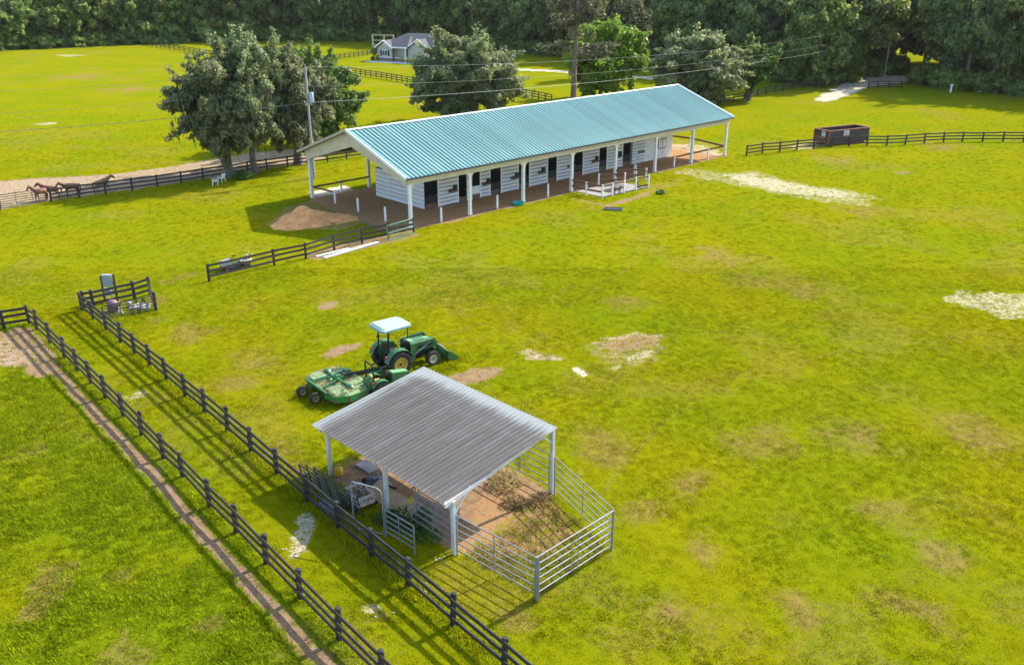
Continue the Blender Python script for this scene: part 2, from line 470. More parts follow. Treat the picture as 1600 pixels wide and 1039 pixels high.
# (polygon, ragged edge metres, kind)    kinds: 0 pale sand, 1 brown dirt, 2 dry straw, 3 orange clay
PATCHES = [
    (px_poly((1050, 270), (1078, 261), (1140, 271), (1180, 267), (1250, 287), (1330, 297), (1377, 311), (1368, 323), (1290, 319), (1220, 307), (1160, 293), (1100, 281)), 1.6, 0, 0.46),
    (px_poly((1130, 274), (1180, 272), (1250, 290), (1330, 301), (1340, 314), (1220, 301), (1160, 288)), 1.1, 0, 0.6),
    (px_poly((1471, 464), (1500, 454), (1600, 460), (1680, 462), (1690, 505), (1560, 499), (1538, 484), (1480, 476)), 0.9, 0, 0.56),
    (px_poly((918, 541), (955, 523), (1000, 515), (1042, 523), (1044, 542), (1020, 562), (985, 577), (943, 580), (950, 562), (930, 552)), 0.8, 0, 0.34),
    (px_poly((940, 528), (985, 515), (1035, 521), (1040, 529), (990, 523), (950, 534)), 0.6, 0, 0.54),
    (px_poly((972, 560), (1005, 549), (1032, 541), (1034, 549), (1008, 560), (985, 571)), 0.6, 0, 0.54),
    (px_poly((945, 572), (972, 566), (975, 574), (952, 580)), 0.5, 0, 0.52),
    (px_poly((918, 541), (955, 528), (1000, 520), (1042, 530), (1030, 562), (985, 578), (930, 570)), 0.9, 1, 0.52),
    (px_poly((940, 540), (965, 526), (1010, 518), (1035, 526), (1020, 540), (970, 550)), 0.4, 2, 1.0),
    (px_poly((804, 549), (825, 544), (850, 554), (884, 556), (876, 563), (820, 563)), 0.4, 0, 0.5),
    (px_poly((804, 549), (825, 544), (860, 554), (890, 556), (876, 566), (820, 563)), 0.4, 1, 0.6),
    (px_poly((892, 576), (905, 573), (922, 584), (912, 589)), 0.2, 0, 0.85),
    (px_poly((700, 588), (740, 573), (790, 575), (768, 592), (725, 602), (702, 602)), 0.5, 1, 0.75),
    (px_poly((495, 556), (535, 537), (570, 534), (562, 545), (515, 560)), 0.35, 1, 0.85),
    (px_poly((490, 480), (505, 472), (535, 470), (528, 482), (500, 486)), 0.35, 1, 0.7),
    (px_poly((470, 538), (500, 522), (545, 518), (520, 532)), 0.6, 1, 0.35),
    (px_poly((-80, 520), (0, 515), (44, 512), (74, 542), (100, 572), (62, 592), (24, 578), (-80, 575)), 0.6, 1, 0.8),
    (px_poly((-80, 540), (0, 525), (30, 530), (60, 570), (30, 580), (-80, 575)), 0.7, 0, 0.42),
    (px_poly((440, 868), (455, 810), (478, 797), (492, 806), (484, 846), (460, 872)), 0.4, 0, 0.6),
    (px_poly((556, 955), (575, 943), (600, 948), (606, 968), (590, 968)), 0.3, 0, 0.5),
    (px_poly((186, 622), (225, 606), (242, 608), (235, 620), (196, 628)), 0.3, 0, 0.5),
    (px_poly((20, 930), (60, 870), (112, 880), (100, 940), (50, 980)), 0.9, 2, 0.8),
    (px_poly((150, 1039), (200, 985), (245, 1000), (220, 1060)), 0.8, 2, 0.6),
    # lane behind the horse fence
    (px_poly((-700, 365), (0, 284), (60, 279), (150, 275), (260, 261), (330, 249), (400, 238), (480, 231), (520, 235), (500, 252), (400, 267), (260, 290), (100, 311), (0, 328), (-700, 450)), 0.6, 0, 0.47),
    (px_poly((-700, 365), (0, 284), (60, 279), (150, 275), (260, 261), (330, 249), (400, 238), (480, 231), (520, 235), (500, 252), (400, 267), (260, 290), (100, 311), (0, 328), (-700, 450)), 0.5, 1, 0.75),
    (px_poly((-700, 360), (0, 283), (60, 278), (180, 272), (120, 284), (40, 294), (-700, 395)), 0.6, 1, 0.8),
    # barn floor
    (barn_poly((-2.4, 1.2), (-1.2, -0.3), (3.5, -0.6), (27, -0.5), (45.8, -0.4), (45.8, 14.9), (-0.6, 14.9)), 0.35, 1, 1.0),
    (barn_poly((-1.5, 1.5), (-0.9, 0.2), (45.8, 0), (45.8, 14.9), (-0.6, 14.9)), 0.6, 3, 0.85),
    (barn_poly((40, -0.3), (46, 0.1), (46.3, 3), (47, 9.5), (41, 9)), 0.5, 3, 1.0),
    (barn_poly((44, 0.5), (47, 0.5), (49.5, 5), (47, 9), (44, 8)), 0.9, 0, 0.55),
    (barn_poly((45.5, 2), (52, 4), (50.5, 11), (46, 9)), 0.9, 3, 0.45),
    (barn_poly((0.5, 14.9), (4.6, 14.9), (5.2, 17.2), (1.0, 17.5)), 0.6, 0, 0.9),
    (px_poly((415, 350), (450, 322), (490, 312), (560, 330), (575, 345), (540, 360), (470, 360), (432, 356)), 0.5, 3, 0.6),
    (px_poly((600, 350), (645, 340), (655, 370), (606, 382)), 0.4, 1, 0.6),
    (px_poly((470, 402), (560, 372), (606, 366), (606, 380), (500, 408)), 0.3, 1, 0.7),
    (px_poly((240, 442), (300, 424), (318, 428), (262, 446)), 0.35, 2, 0.7),
    (px_poly((990, 305), (1020, 288), (1060, 282), (1075, 265), (1090, 262), (1060, 290), (1030, 300)), 0.5, 1, 0.45),
    (px_poly((880, 308), (945, 318), (1015, 300), (1020, 305), (945, 325)), 0.3, 1, 0.7),
    # under the shelter and in the pen
    (np.array([(-7.9, 33.6), (-2.1, 27.9), (1.9, 32.0), (-4.0, 38.0)]), 0.5, 1, 0.85),
    (np.array([(-2.6, 29.0), (-1.7, 27.6), (0.6, 27.2), (2.6, 29.4), (1.4, 31.6), (-0.4, 33.4)]), 0.8, 3, 0.62),
    # drives
    (px_poly((1270, 157), (1318, 130), (1342, 120), (1425, 118), (1425, 127), (1398, 131), (1360, 136), (1312, 155), (1285, 160)), 1.3, 0, 0.75),
    (px_poly((-60, 196), (60, 193), (96, 190), (92, 195), (62, 197)), 0.9, 0, 0.3),
    (px_poly((56, 193), (92, 190), (92, 194), (64, 197)), 0.7, 0, 0.55),
    (px_poly((78, 86), (100, 85), (142, 87), (100, 90)), 1.5, 0, 0.5),
    (px_poly((730, 107), (800, 110), (870, 113), (940, 118), (1035, 126), (1035, 122), (940, 115), (870, 110), (800, 107)), 0.6, 0, 1.0),
    (px_poly((1220, 232), (1275, 219), (1300, 222), (1270, 236)), 0.8, 0, 0.5),
    (px_poly((1388, 269), (1410, 266), (1432, 270), (1405, 274)), 0.5, 1, 0.6),
]
DRY_SPOTS = [((930, 690), 1.8), ((945, 720), 1.2), ((1250, 450), 3.2), ((1190, 440), 2.5), ((1330, 680), 2.2), ((1520, 670), 2.2), ((1560, 690), 1.5),
             ((1180, 690), 2.0), ((1080, 760), 1.6), ((1010, 800), 1.3), ((1400, 800), 1.8), ((1480, 860), 1.6), ((1100, 860), 1.3), ((1060, 960), 1.2),
             ((1240, 950), 1.2), ((1440, 950), 1.6), ((980, 470), 1.8), ((1120, 400), 2.5), ((400, 560), 1.6), ((360, 600), 1.3), ((300, 520), 1.6),
             ((500, 350), 1.0), ((430, 700), 1.2), ((470, 730), 0.9), ((560, 720), 1.0), ((250, 470), 1.2), ((240, 500), 1.0), ((800, 960), 1.0), ((1350, 330), 3.0),
             ((60, 700), 0.8), ((180, 900), 0.8), ((330, 980), 0.7), ((1470, 230), 4.0), ((1300, 250), 3.5), ((200, 140), 7.0), ((120, 120), 9.0), ((700, 160), 5.0)]


def in_poly(x, y, P):
    r = np.zeros(x.shape, bool)
    n = len(P)
    for i in range(n):
        x0, y0 = P[i]
        x1, y1 = P[(i + 1) % n]
        if y0 == y1:
            continue
        c = ((y0 > y) != (y1 > y)) & (x < (x1 - x0) * (y - y0) / (y1 - y0) + x0)
        r ^= c
    return r


FENCE_OUT = [(46, 507), (60, 515), (80, 536), (99, 559), (120, 579), (142.6, 599), (166.5, 621.5), (194, 650), (222, 680), (254.5, 717), (289, 744), (327, 792), (370.5, 832), (417, 880), (469, 935), (527, 1000), (597, 1068), (680, 1140)]
FENCE_IN = [(129.5, 486), (147, 499), (166, 516.5), (187, 536), (211, 553), (235.3, 571.5), (262, 593), (290.4, 619), (321, 644), (356.8, 674), (394, 704.5), (433, 741), (478, 784), (527, 826), (581, 868.8), (640.8, 914), (708.5, 976), (788, 1045), (880, 1125)]


def line_smooth(pts):
    """survey points eased onto a gentle curve"""
    g = np.array([ground(*p)[:2] for p in pts])
    s = np.r_[0, np.cumsum(np.hypot(*np.diff(g, axis=0).T))]
    cx, cy = np.polyfit(s, g[:, 0], 3), np.polyfit(s, g[:, 1], 3)
    q = np.c_[np.polyval(cx, s), np.polyval(cy, s)]
    return [Vector((a, b, 0)) for a, b in (q * 0.7 + g * 0.3)]

OUT_PTS = line_smooth(FENCE_OUT)
IN_PTS = line_smooth(FENCE_IN)


def seg_dist(x, y, pts):
    d = np.full(x.shape, 1e9)
    for a, b in zip(pts[:-1], pts[1:]):
        ex, ey = b[0] - a[0], b[1] - a[1]
        t = np.clip(((x - a[0]) * ex + (y - a[1]) * ey) / (ex * ex + ey * ey), 0, 1)
        d = np.minimum(d, np.hypot(x - a[0] - t * ex, y - a[1] - t * ey))
    return d


# worn horse track that follows the outer fence on its pasture side
TRACK = []
for i, p in enumerate(OUT_PTS):
    t = (OUT_PTS[min(i + 1, len(OUT_PTS) - 1)] - OUT_PTS[max(i - 1, 0)]).normalized()
    TRACK.append(p + Vector((t.y, -t.x, 0)) * (-0.0) + Vector((t.y, -t.x, 0)) * 0.95)


def two_track(px):
    g = [ground(*p) for p in px]
    out = []
    for off in (-.8, .8):
        q = []
        for i, p in enumerate(g):
            t = (g[min(i + 1, len(g) - 1)] - g[max(i - 1, 0)]).normalized()
            q.append(p + Vector((-t.y, t.x, 0)) * off)
        out.append(q)
    return out
TYRE_TRACKS = two_track([(60, 470), (160, 440), (250, 412), (330, 372), (372, 340), (400, 322)]) + two_track([(640, 540), (740, 520), (860, 480), (960, 420), (1010, 360), (1030, 310)]) \
    + two_track([(1060, 300), (1180, 330), (1330, 345), (1480, 350), (1640, 345)]) + two_track([(900, 780), (1000, 660), (1120, 590), (1300, 540), (1500, 520)])


def ground_masks(x, y):
    """pale sand, brown dirt, straw, clay and lushness at ground points"""
    wx = (fbm(x, y, 1.6, 3, 4) - 0.5) * 2
    wy = (fbm(x, y, 1.6, 23, 4) - 0.5) * 2
    ms = [np.zeros(x.shape) for _ in range(4)]
    for P, e, k, s in PATCHES:
        lo, hi = P.min(0) - 2 * e - 1, P.max(0) + 2 * e + 1
        b = np.nonzero((x > lo[0]) & (x < hi[0]) & (y > lo[1]) & (y < hi[1]))[0]
        if not len(b):
            continue
        acc = 0
        for q in (0.35, 0.8, 1.25, 1.8):
            acc = acc + in_poly(x[b] + wx[b] * e * q, y[b] + wy[b] * e * q, P)
        ms[k][b] = np.maximum(ms[k][b], acc / 4 * s)
    d = seg_dist(x + wx * 0.25, y + wy * 0.25, TRACK)
    ms[1] = np.maximum(ms[1], np.clip(1.25 - d / 0.42, 0, 1) * 0.95)
    dry = np.zeros(x.shape)
    for (px, py), r in DRY_SPOTS:
        c = ground(px, py)
        q = np.hypot(x - c.x + wx * r * 0.9, (y - c.y + wy * r * 0.9))
        dry = np.maximum(dry, np.clip(1.25 - q / r, 0, 1) * 0.78)
    dry = np.maximum(dry, np.clip((fbm(x, y, 7.0, 61, 4) - 0.57) * 4, 0, 0.4))
    for tr in TYRE_TRACKS:
        d = seg_dist(x + wx * .35, y + wy * .35, tr)
        dry = np.maximum(dry, np.clip(1.2 - d / .22, 0, 1) * .62 * np.clip(fbm(x, y, 3.0, 71, 2) * 2.2 - .5, 0, 1))
    ms[2] = np.maximum(ms[2], dry)
    lush = np.clip(1.3 - seg_dist(x + wx * .3, y + wy * .3, IN_PTS) / 0.5, 0, 1) * 0.8
    # the paddock outside the outer fence is greener
    side = np.zeros(x.shape)
    P = np.array([(p.x, p.y) for p in OUT_PTS] + [(-5, 14), (-80, 10), (-60, 52)])
    side[in_poly(x, y, P)] = 1
    lush = np.maximum(lush, side * np.clip(0.55 + (fbm(x, y, 2.5, 90, 3) - 0.5) * 2.2, 0, 0.9))
    return ms[0], ms[1], ms[2], ms[3], lush


def grass_nodes(t):
    """lawn colour by world position: broad bands, blotches, tufts"""
    g = t.nodes.new('ShaderNodeNewGeometry')
    def noise(s, det=4, ro=0.6, off=0):
        n = t.nodes.new('ShaderNodeTexNoise')
        n.inputs['Scale'].default_value = s
        n.inputs['Detail'].default_value = det
        n.inputs['Roughness'].default_value = ro
        if off:
            m = t.nodes.new('ShaderNodeVectorMath')
            m.operation = 'ADD'
            m.inputs[1].default_value = (off, off * 2.3, 0)
            t.links.new(g.outputs['Position'], m.inputs[0])
            t.links.new(m.outputs[0], n.inputs['Vector'])
        else:
            t.links.new(g.outputs['Position'], n.inputs['Vector'])
        return n.outputs[0]
    def mix(a, b, f, mode='MIX'):
        m = t.nodes.new('ShaderNodeMix')
        m.data_type = 'RGBA'
        m.blend_type = mode
        for k, v in ((6, a), (7, b), (0, f)):
            if hasattr(v, 'is_output'):
                t.links.new(v, m.inputs[k])
            else:
                m.inputs[k].default_value = v if k == 0 else (*v, 1)
        return m.outputs[2]
    def rng(v, a, b, c=0.0, d=1.0):
        m = t.nodes.new('ShaderNodeMapRange')
        m.inputs[1].default_value, m.inputs[2].default_value = a, b
        m.inputs[3].default_value, m.inputs[4].default_value = c, d
        t.links.new(v, m.inputs[0])
        return m.outputs[0]
    return g, noise, mix, rng

G_YEL = (0.268, 0.25, 0.003)
G_GRN = (0.205, 0.24, 0.003)
G_DRK = (0.12, 0.17, 0.002)
G_DRY = (0.28, 0.195, 0.03)


def lawn_color(t, attr=True):
    g, noise, mix, rng = grass_nodes(t)
    c = mix(G_YEL, G_GRN, rng(noise(0.11, 5, 0.6), 0.4, 0.62))
    c = mix(c, G_DRK, rng(noise(0.7, 3, 0.55, 31), 0.5, 0.8, 0, 0.3))
    c = mix(c, G_DRY, rng(noise(1.3, 4, 0.75, 77), 0.56, 0.82, 0, 0.45))
    c = mix(c, G_DRK, rng(noise(5.5, 3, 0.8, 19), 0.5, 0.75, 0, 0.3))
    c = mix(c, G_YEL, rng(noise(7.5, 3, 0.8, 43), 0.52, 0.75, 0, 0.5))
    return c, g, noise, mix, rng


def ground_material():
    m = bpy.data.materials.new('pasture_ground')
    m.use_nodes = True
    t = m.node_tree
    p = t.nodes['Principled BSDF']
    p.inputs['Roughness'].default_value = 0.95
    p.inputs['Specular IOR Level'].default_value = 0.0
    c, g, noise, mix, rng = lawn_color(t)
    c = mix(c, (0.86, 0.88, 0.86), 1.0, 'MULTIPLY')  # lawn darkened evenly, shade between grass blades put into the colour
    a = t.nodes.new('ShaderNodeAttribute')
    a.attribute_name = 'soil'
    sp = t.nodes.new('ShaderNodeSeparateColor')
    t.links.new(a.outputs['Color'], sp.inputs[0])
    b = t.nodes.new('ShaderNodeAttribute')
    b.attribute_name = 'soil2'
    sp2 = t.nodes.new('ShaderNodeSeparateColor')
    t.links.new(b.outputs['Color'], sp2.inputs[0])
    fine = noise(9, 5, 0.75, 5)
    mid = noise(2.6, 4, 0.7, 13)
    def edge(v, k=2.6, lo=0.42, hi=0.7):
        av = t.nodes.new('ShaderNodeMath')
        av.operation = 'MULTIPLY_ADD'
        t.links.new(mid, av.inputs[0])
        av.inputs[1].default_value = 0.6
        f4 = t.nodes.new('ShaderNodeMath')
        f4.operation = 'MULTIPLY'
        t.links.new(fine, f4.inputs[0])
        f4.inputs[1].default_value = 0.55
        t.links.new(f4.outputs[0], av.inputs[2])
        s = t.nodes.new('ShaderNodeMath')
        s.operation = 'MULTIPLY_ADD'
        t.links.new(av.outputs[0], s.inputs[0])
        s.inputs[1].default_value = k
        t.links.new(v, s.inputs[2])
        s2 = t.nodes.new('ShaderNodeMath')
        s2.operation = 'SUBTRACT'
        t.links.new(s.outputs[0], s2.inputs[0])
        s2.inputs[1].default_value = k * 0.575
        return rng(s2.outputs[0], lo, hi)
    c = mix(c, (0.1, 0.17, 0.004), rng(sp2.outputs[1], 0, 1, 0, 0.62))
    c = mix(c, mix((0.3, 0.205, 0.06), (0.22, 0.14, 0.055), rng(mid, 0.4, 0.62)), edge(sp.outputs[2], 1.6, 0.25, 0.95))
    # tuft mottling
    c = mix(c, (0.05, 0.07, 0.002), rng(noise(26, 5, 0.85, 51), 0.47, 0.66, 0, 0.6))
    c = mix(c, mix((0.34, 0.225, 0.14), (0.22, 0.135, 0.08), rng(mid, 0.35, 0.62)), edge(sp.outputs[1]))
    c = mix(c, mix((0.44, 0.25, 0.11), (0.33, 0.185, 0.09), rng(mid, 0.35, 0.65)), edge(sp2.outputs[0]))
    c = mix(c, mix(mix((0.66, 0.6, 0.5), (0.44, 0.35, 0.25), rng(mid, 0.4, 0.6)), (0.3, 0.22, 0.13), rng(fine, 0.55, 0.75, 0, .7)), edge(sp.outputs[0]))
    t.links.new(c, p.inputs['Base Color'])
    bu = t.nodes.new('ShaderNodeBump')
    bu.inputs['Strength'].default_value = 0.8
    bu.inputs['Distance'].default_value = 0.06
    t.links.new(noise(16, 6, 0.8, 3), bu.inputs['Height'])
    t.links.new(bu.outputs[0], p.inputs['Normal'])
    return m

M['ground'] = ground_material()


def build_ground():
    rows = [13.0]
    while rows[-1] < 430:
        rows.append(rows[-1] * 1.0062)
    rows = np.array(rows)
    nu = 400
    u = np.linspace(-1, 1, nu)
    hw = 0.72 * rows + 14
    X = u[None, :] * hw[:, None]
    Y = np.repeat(rows[:, None], nu, 1)
    x, y = X.ravel(), Y.ravel()
    sand, dirt, dry, clay, lush = ground_masks(x, y)
    z = (fbm(x, y, 2.2, 5, 3) - 0.5) * 0.06
    nr = len(rows)
    v = np.c_[x, y, z].astype(np.float32)
    i = (np.arange(nr - 1)[:, None] * nu + np.arange(nu - 1)[None, :]).ravel()
    f = np.c_[i, i + 1, i + nu + 1, i + nu].astype(np.int32)
    me = np_mesh('pasture', v, f, [M['ground']])
    for nm, arr in (('soil', (sand, dirt, dry)), ('soil2', (clay, lush, lush * 0))):
        at = me.attributes.new(nm, 'FLOAT_COLOR', 'POINT')
        at.data.foreach_set('color', np.c_[arr[0], arr[1], arr[2], np.ones(len(x))].astype(np.float32).ravel())
    me.shade_smooth()
    o = link('pasture', me)
    tag(o, 'wide mown lime green pasture with worn sandy patches', 'pasture', kind='structure')
    b = MB()
    b.add([(-2500, -600, -0.06), (2500, -600, -0.06), (2500, 3500, -0.06), (-2500, 3500, -0.06)], [(0, 1, 2, 3)])
    o = b.build('ground', M['ground'])
    tag(o, 'grassland that runs on beyond the pasture', 'ground', kind='structure')


def np_mesh(name, v, f, mats):
    """mesh from numpy arrays; f is (n, k)"""
    me = bpy.data.meshes.new(name)
    k = f.shape[1]
    me.vertices.add(len(v))
    me.vertices.foreach_set('co', v.astype(np.float32).ravel())
    me.loops.add(f.size)
    me.loops.foreach_set('vertex_index', f.astype(np.int32).ravel())
    me.polygons.add(len(f))
    me.polygons.foreach_set('loop_start', np.arange(0, f.size, k, dtype=np.int32))
    me.polygons.foreach_set('loop_total', np.full(len(f), k, dtype=np.int32))
    for m in mats:
        me.materials.append(m)
    me.update(calc_edges=True)
    return me

build_ground()


# ------------------------------------------------------------------ leaf cards
def cards(P, N, size, rng, elong=1.5, tint=None):
    """one kite-shaped leaf cluster per point, facing N with scatter"""
    n = len(P)
    N = N / (np.linalg.norm(N, axis=1, keepdims=True) + 1e-9)
    a = rng.normal(size=(n, 3))
    a -= N * (a * N).sum(1, keepdims=True)
    a /= np.linalg.norm(a, axis=1, keepdims=True) + 1e-9
    b = np.cross(N, a)
    s = (size * rng.uniform(0.6, 1.35, n))[:, None]
    k = rng.uniform(0.35, 0.6, n)[:, None]
    v = np.stack([P - a * s * elong * 0.5, P + b * s * k - N * s * 0.12, P + a * s * elong * 0.5, P - b * s * k - N * s * 0.12], 1).reshape(-1, 3)
    f = np.arange(4 * n).reshape(n, 4)
    return v, f


def tint_attr(me, t):
    at = me.attributes.new('tint', 'FLOAT', 'FACE')
    at.data.foreach_set('value', np.clip(t, 0, 1).astype(np.float32))


def crown_data(seed, rx, ry, rz, cz, nclump, per, size, flat=0.55, crad=0.3, low=-0.75, spread=0.75):
    rng = np.random.default_rng(seed)
    cs = []
    while len(cs) < nclump:
        p = rng.normal(size=3)
        p /= np.linalg.norm(p)
        r = rng.uniform(0.35, 1.0) ** spread
        q = p * r
        if q[2] < low:
            continue
        lump = 1 + 0.28 * math.sin(3 * math.atan2(p[1], p[0]) + seed) * (1 - abs(p[2])) + 0.15 * math.sin(5 * math.atan2(p[1], p[0]) + 2.1 * seed)
        cs.append(q * np.array([lump, lump, 1]))
    cs = np.array(cs)
    P, N, T = [], [], []
    for c in cs:
        cr = crad * rng.uniform(0.6, 1.25)
        n = int(per * (cr / crad) ** 2)
        d = rng.normal(size=(n, 3))
        d /= np.linalg.norm(d, axis=1, keepdims=True)
        rr = rng.uniform(0.45, 1.08, n) ** 0.6
        q = c + d * rr[:, None] * cr * np.array([1, 1, 0.75])
        P.append(q)
        N.append(d + np.array([0, 0, 0.35]) + rng.normal(size=(n, 3)) * 0.55)
        T.append(np.clip(rng.normal(0.45 + rng.normal(0, 0.18), 0.15, n), 0, 1))
    # stray sprays that break the outline
    for c in cs[rng.integers(0, len(cs), len(cs))]:
        n = int(per * 0.3)
        u = c / (np.linalg.norm(c) + 1e-6)
        ax = u * rng.uniform(.1, .3) + rng.normal(size=3) * .1
        q = c + u * crad * .5 + ax[None, :] * rng.uniform(0, 1, n)[:, None] + rng.normal(size=(n, 3)) * .035
        P.append(q)
        N.append(rng.normal(size=(n, 3)) + np.array([0, 0, .3]))
        T.append(np.clip(rng.normal(.55, .2, n), 0, 1))
    P, N, T = np.concatenate(P), np.concatenate(N), np.concatenate(T)
    P = P * np.array([rx, ry, rz]) + np.array([0, 0, cz])
    return P, N, T, cs * np.array([rx, ry, rz]) + np.array([0, 0, cz])


def crown_mesh(name, m, seed, rx, ry, rz, cz, nclump, per, size, **k):
    P, N, T, cs = crown_data(seed, rx, ry, rz, cz, nclump, per, size, **k)
    v, f = cards(P, N, size, np.random.default_rng(seed + 5))
    me = np_mesh(name, v, f, [m])
    tint_attr(me, T)
    return me, cs


def trunk_mesh(name, m, seed, h, r, cs, limbs=7, lean=(0, 0), twin=False, fork=0.45):
    rng = random.Random(seed)
    b = MB()
    stems = [(0, 0)] if not twin else [(-0.5, 0.1), (0.45, -0.1)]
    for sx, sy in stems:
        top = Vector((lean[0] + sx * 2, lean[1] + sy * 2, h))
        pts = [Vector((sx, sy, -0.1)), Vector((sx, sy, 0.25))]
        for i in range(1, 6):
            q = i / 5
            pts.append(Vector((sx, sy, 0)).lerp(top, q) + Vector((rng.uniform(-.15, .15), rng.uniform(-.15, .15), 0)))
        rs = [r * 1.5, r * 1.12] + [r * (1 - 0.6 * i / 5) for i in range(1, 6)]
        b.tube(pts, rs, 8)
        sel = rng.sample(list(range(len(cs))), min(limbs, len(cs)))
        for k in sel:
            c = Vector(cs[k])
            s = pts[2 + rng.randrange(1, 4)]
            mid = s.lerp(c, 0.5) + Vector((rng.uniform(-.3, .3), rng.uniform(-.3, .3), 0.5))
            b.tube([s, mid, c], [r * 0.42, r * 0.25, r * 0.07], 5)
    return b.mesh(name, m, True)


def moss_mesh(name, seed, cs, n, lmin, lmax, jitter=1.0):
    """Spanish moss: ragged strands hanging from the clumps"""
    rng = np.random.default_rng(seed)
    c = cs[rng.integers(0, len(cs), n)] + rng.normal(size=(n, 3)) * np.array([jitter, jitter, 0.5])
    L = rng.uniform(lmin, lmax, n)
    wd = rng.uniform(0.04, 0.1, n)
    an = rng.uniform(0, math.pi, n)
    dx, dy = np.cos(an) * wd, np.sin(an) * wd
    z0 = np.zeros(n)
    v = np.stack([c + np.c_[dx, dy, z0], c - np.c_[dx, dy, z0], c - np.c_[dx * .2, dy * .2, L], c + np.c_[dx * .3, dy * .3, L * 0.8]], 1).reshape(-1, 3)
    me = np_mesh(name, v, np.arange(4 * n).reshape(n, 4), [M['moss']])
    tint_attr(me, rng.uniform(0, 1, n))
    return me


def single_tree(name, label, cat, base, leaf, seed, rx, ry, rz, cz, nclump, per, size, h, r, moss=0, rz_=0, twin=False, limbs=8, mlen=(0.5, 1.8), bark='bark', group=None, **k):
    t = thing(name, label, cat, base, rz_, group)
    me, cs = crown_mesh('crown', M[leaf], seed, rx, ry, rz, cz, nclump, per, size, **k)
    link('crown', me, t)
    link('trunk', trunk_mesh('trunk', M[bark], seed, h, r, cs, limbs, twin=twin), t)
    if moss:
        lo = cs[cs[:, 2] < np.quantile(cs[:, 2], 0.75)]
        tag(link('hanging_moss', moss_mesh('hanging_moss', seed + 9, lo, moss, *mlen), t), kind='stuff')
    return t


# ------------------------------------------------------------------ wood
WOOD_LINE = [(-230, 205), (-180, 222), (-150, 236), (-133, 247), (-114, 261), (-95, 277), (-71, 279), (-45, 279), (-25, 268), (-8, 252), (10, 229), (28, 206), (44, 184), (55, 170)]
WOOD_RIGHT = [(76, 178), (77, 166), (86, 154), (98, 146), (116, 137), (140, 128)]


def along(line, step, off=0.0, jit=0.0, rng=None, start=0.0):
    pts = [Vector((a, b, 0)) for a, b in line]
    out, s = [], start
    for a, b in zip(pts[:-1], pts[1:]):
        d = b - a
        L = d.length
        d.normalize()
        nrm = Vector((-d.y, d.x, 0))
        if nrm.y < 0:
            nrm = -nrm
        while s < L:
            p = a + d * s + nrm * off
            if rng:
                p += Vector((rng.uniform(-jit, jit), rng.uniform(-jit, jit), 0))
            out.append(p)
            s += step * (rng.uniform(0.8, 1.2) if rng else 1)
        s -= L
    return out


def wood_kinds():
    ks = []
    spec = [('leaf_dark', 5.2, 5.0, 5.2, 7.5), ('leaf_dark', 4.4, 4.8, 6.4, 9.0), ('leaf_wood2', 5.4, 5.2, 6.0, 8.5), ('leaf_wood2', 4.6, 4.2, 7.4, 11.0), ('leaf_grey', 5.0, 5.2, 6.0, 9.0)]
    for i, (lf, rx, ry, rz, cz) in enumerate(spec):
        cm, cs = crown_mesh('crown', M[lf], 300 + i, rx, ry, rz, cz, 80, 90, 0.5, crad=0.22, low=-0.98)
        tm = trunk_mesh('trunk', M['bark'], 300 + i, cz, 0.32, cs, 6)
        mm = moss_mesh('hanging_moss', 300 + i, cs, 420, 0.7, 2.6, 1.2) if i in (2, 4, 3) else None
        ks.append((cm, tm, mm, rz + cz))
    return ks

WK = wood_kinds()


def gn_scatter(name, pts, rot, scl, src, label, cat):
    """ONE stuff object: copies of src meshes on given points (rotation about Z and scale per point)"""
    me = bpy.data.meshes.new(name)
    me.vertices.add(len(pts))
    me.vertices.foreach_set('co', np.asarray(pts, np.float32).ravel())
    for nm, arr in (('turn', rot), ('size', scl)):
        at = me.attributes.new(nm, 'FLOAT', 'POINT')
        at.data.foreach_set('value', np.asarray(arr, np.float32))
    o = link(name, me)
    ng = bpy.data.node_groups.new(name, 'GeometryNodeTree')
    ng.interface.new_socket('Geometry', in_out='INPUT', socket_type='NodeSocketGeometry')
    ng.interface.new_socket('Geometry', in_out='OUTPUT', socket_type='NodeSocketGeometry')
    N = ng.nodes
    gi, go = N.new('NodeGroupInput'), N.new('NodeGroupOutput')
    ip = N.new('GeometryNodeInstanceOnPoints')
    oi = N.new('GeometryNodeObjectInfo')
    oi.inputs['Object'].default_value = src
    ro = N.new('GeometryNodeInputNamedAttribute')
    ro.data_type = 'FLOAT'
    ro.inputs[0].default_value = 'turn'
    si = N.new('GeometryNodeInputNamedAttribute')
    si.data_type = 'FLOAT'
    si.inputs[0].default_value = 'size'
    cx = N.new('ShaderNodeCombineXYZ')
    er = N.new('FunctionNodeEulerToRotation')
    L = ng.links
    L.new(gi.outputs[0], ip.inputs['Points'])
    L.new(oi.outputs['Geometry'], ip.inputs['Instance'])
    L.new(ro.outputs['Attribute'], cx.inputs[2])
    L.new(cx.outputs[0], er.inputs[0])
    L.new(er.outputs[0], ip.inputs['Rotation'])
    L.new(si.outputs['Attribute'], ip.inputs['Scale'])
    L.new(ip.outputs[0], go.inputs[0])
    md = o.modifiers.new('scatter', 'NODES')
    md.node_group = ng
    return tag(o, label, cat, kind='stuff')


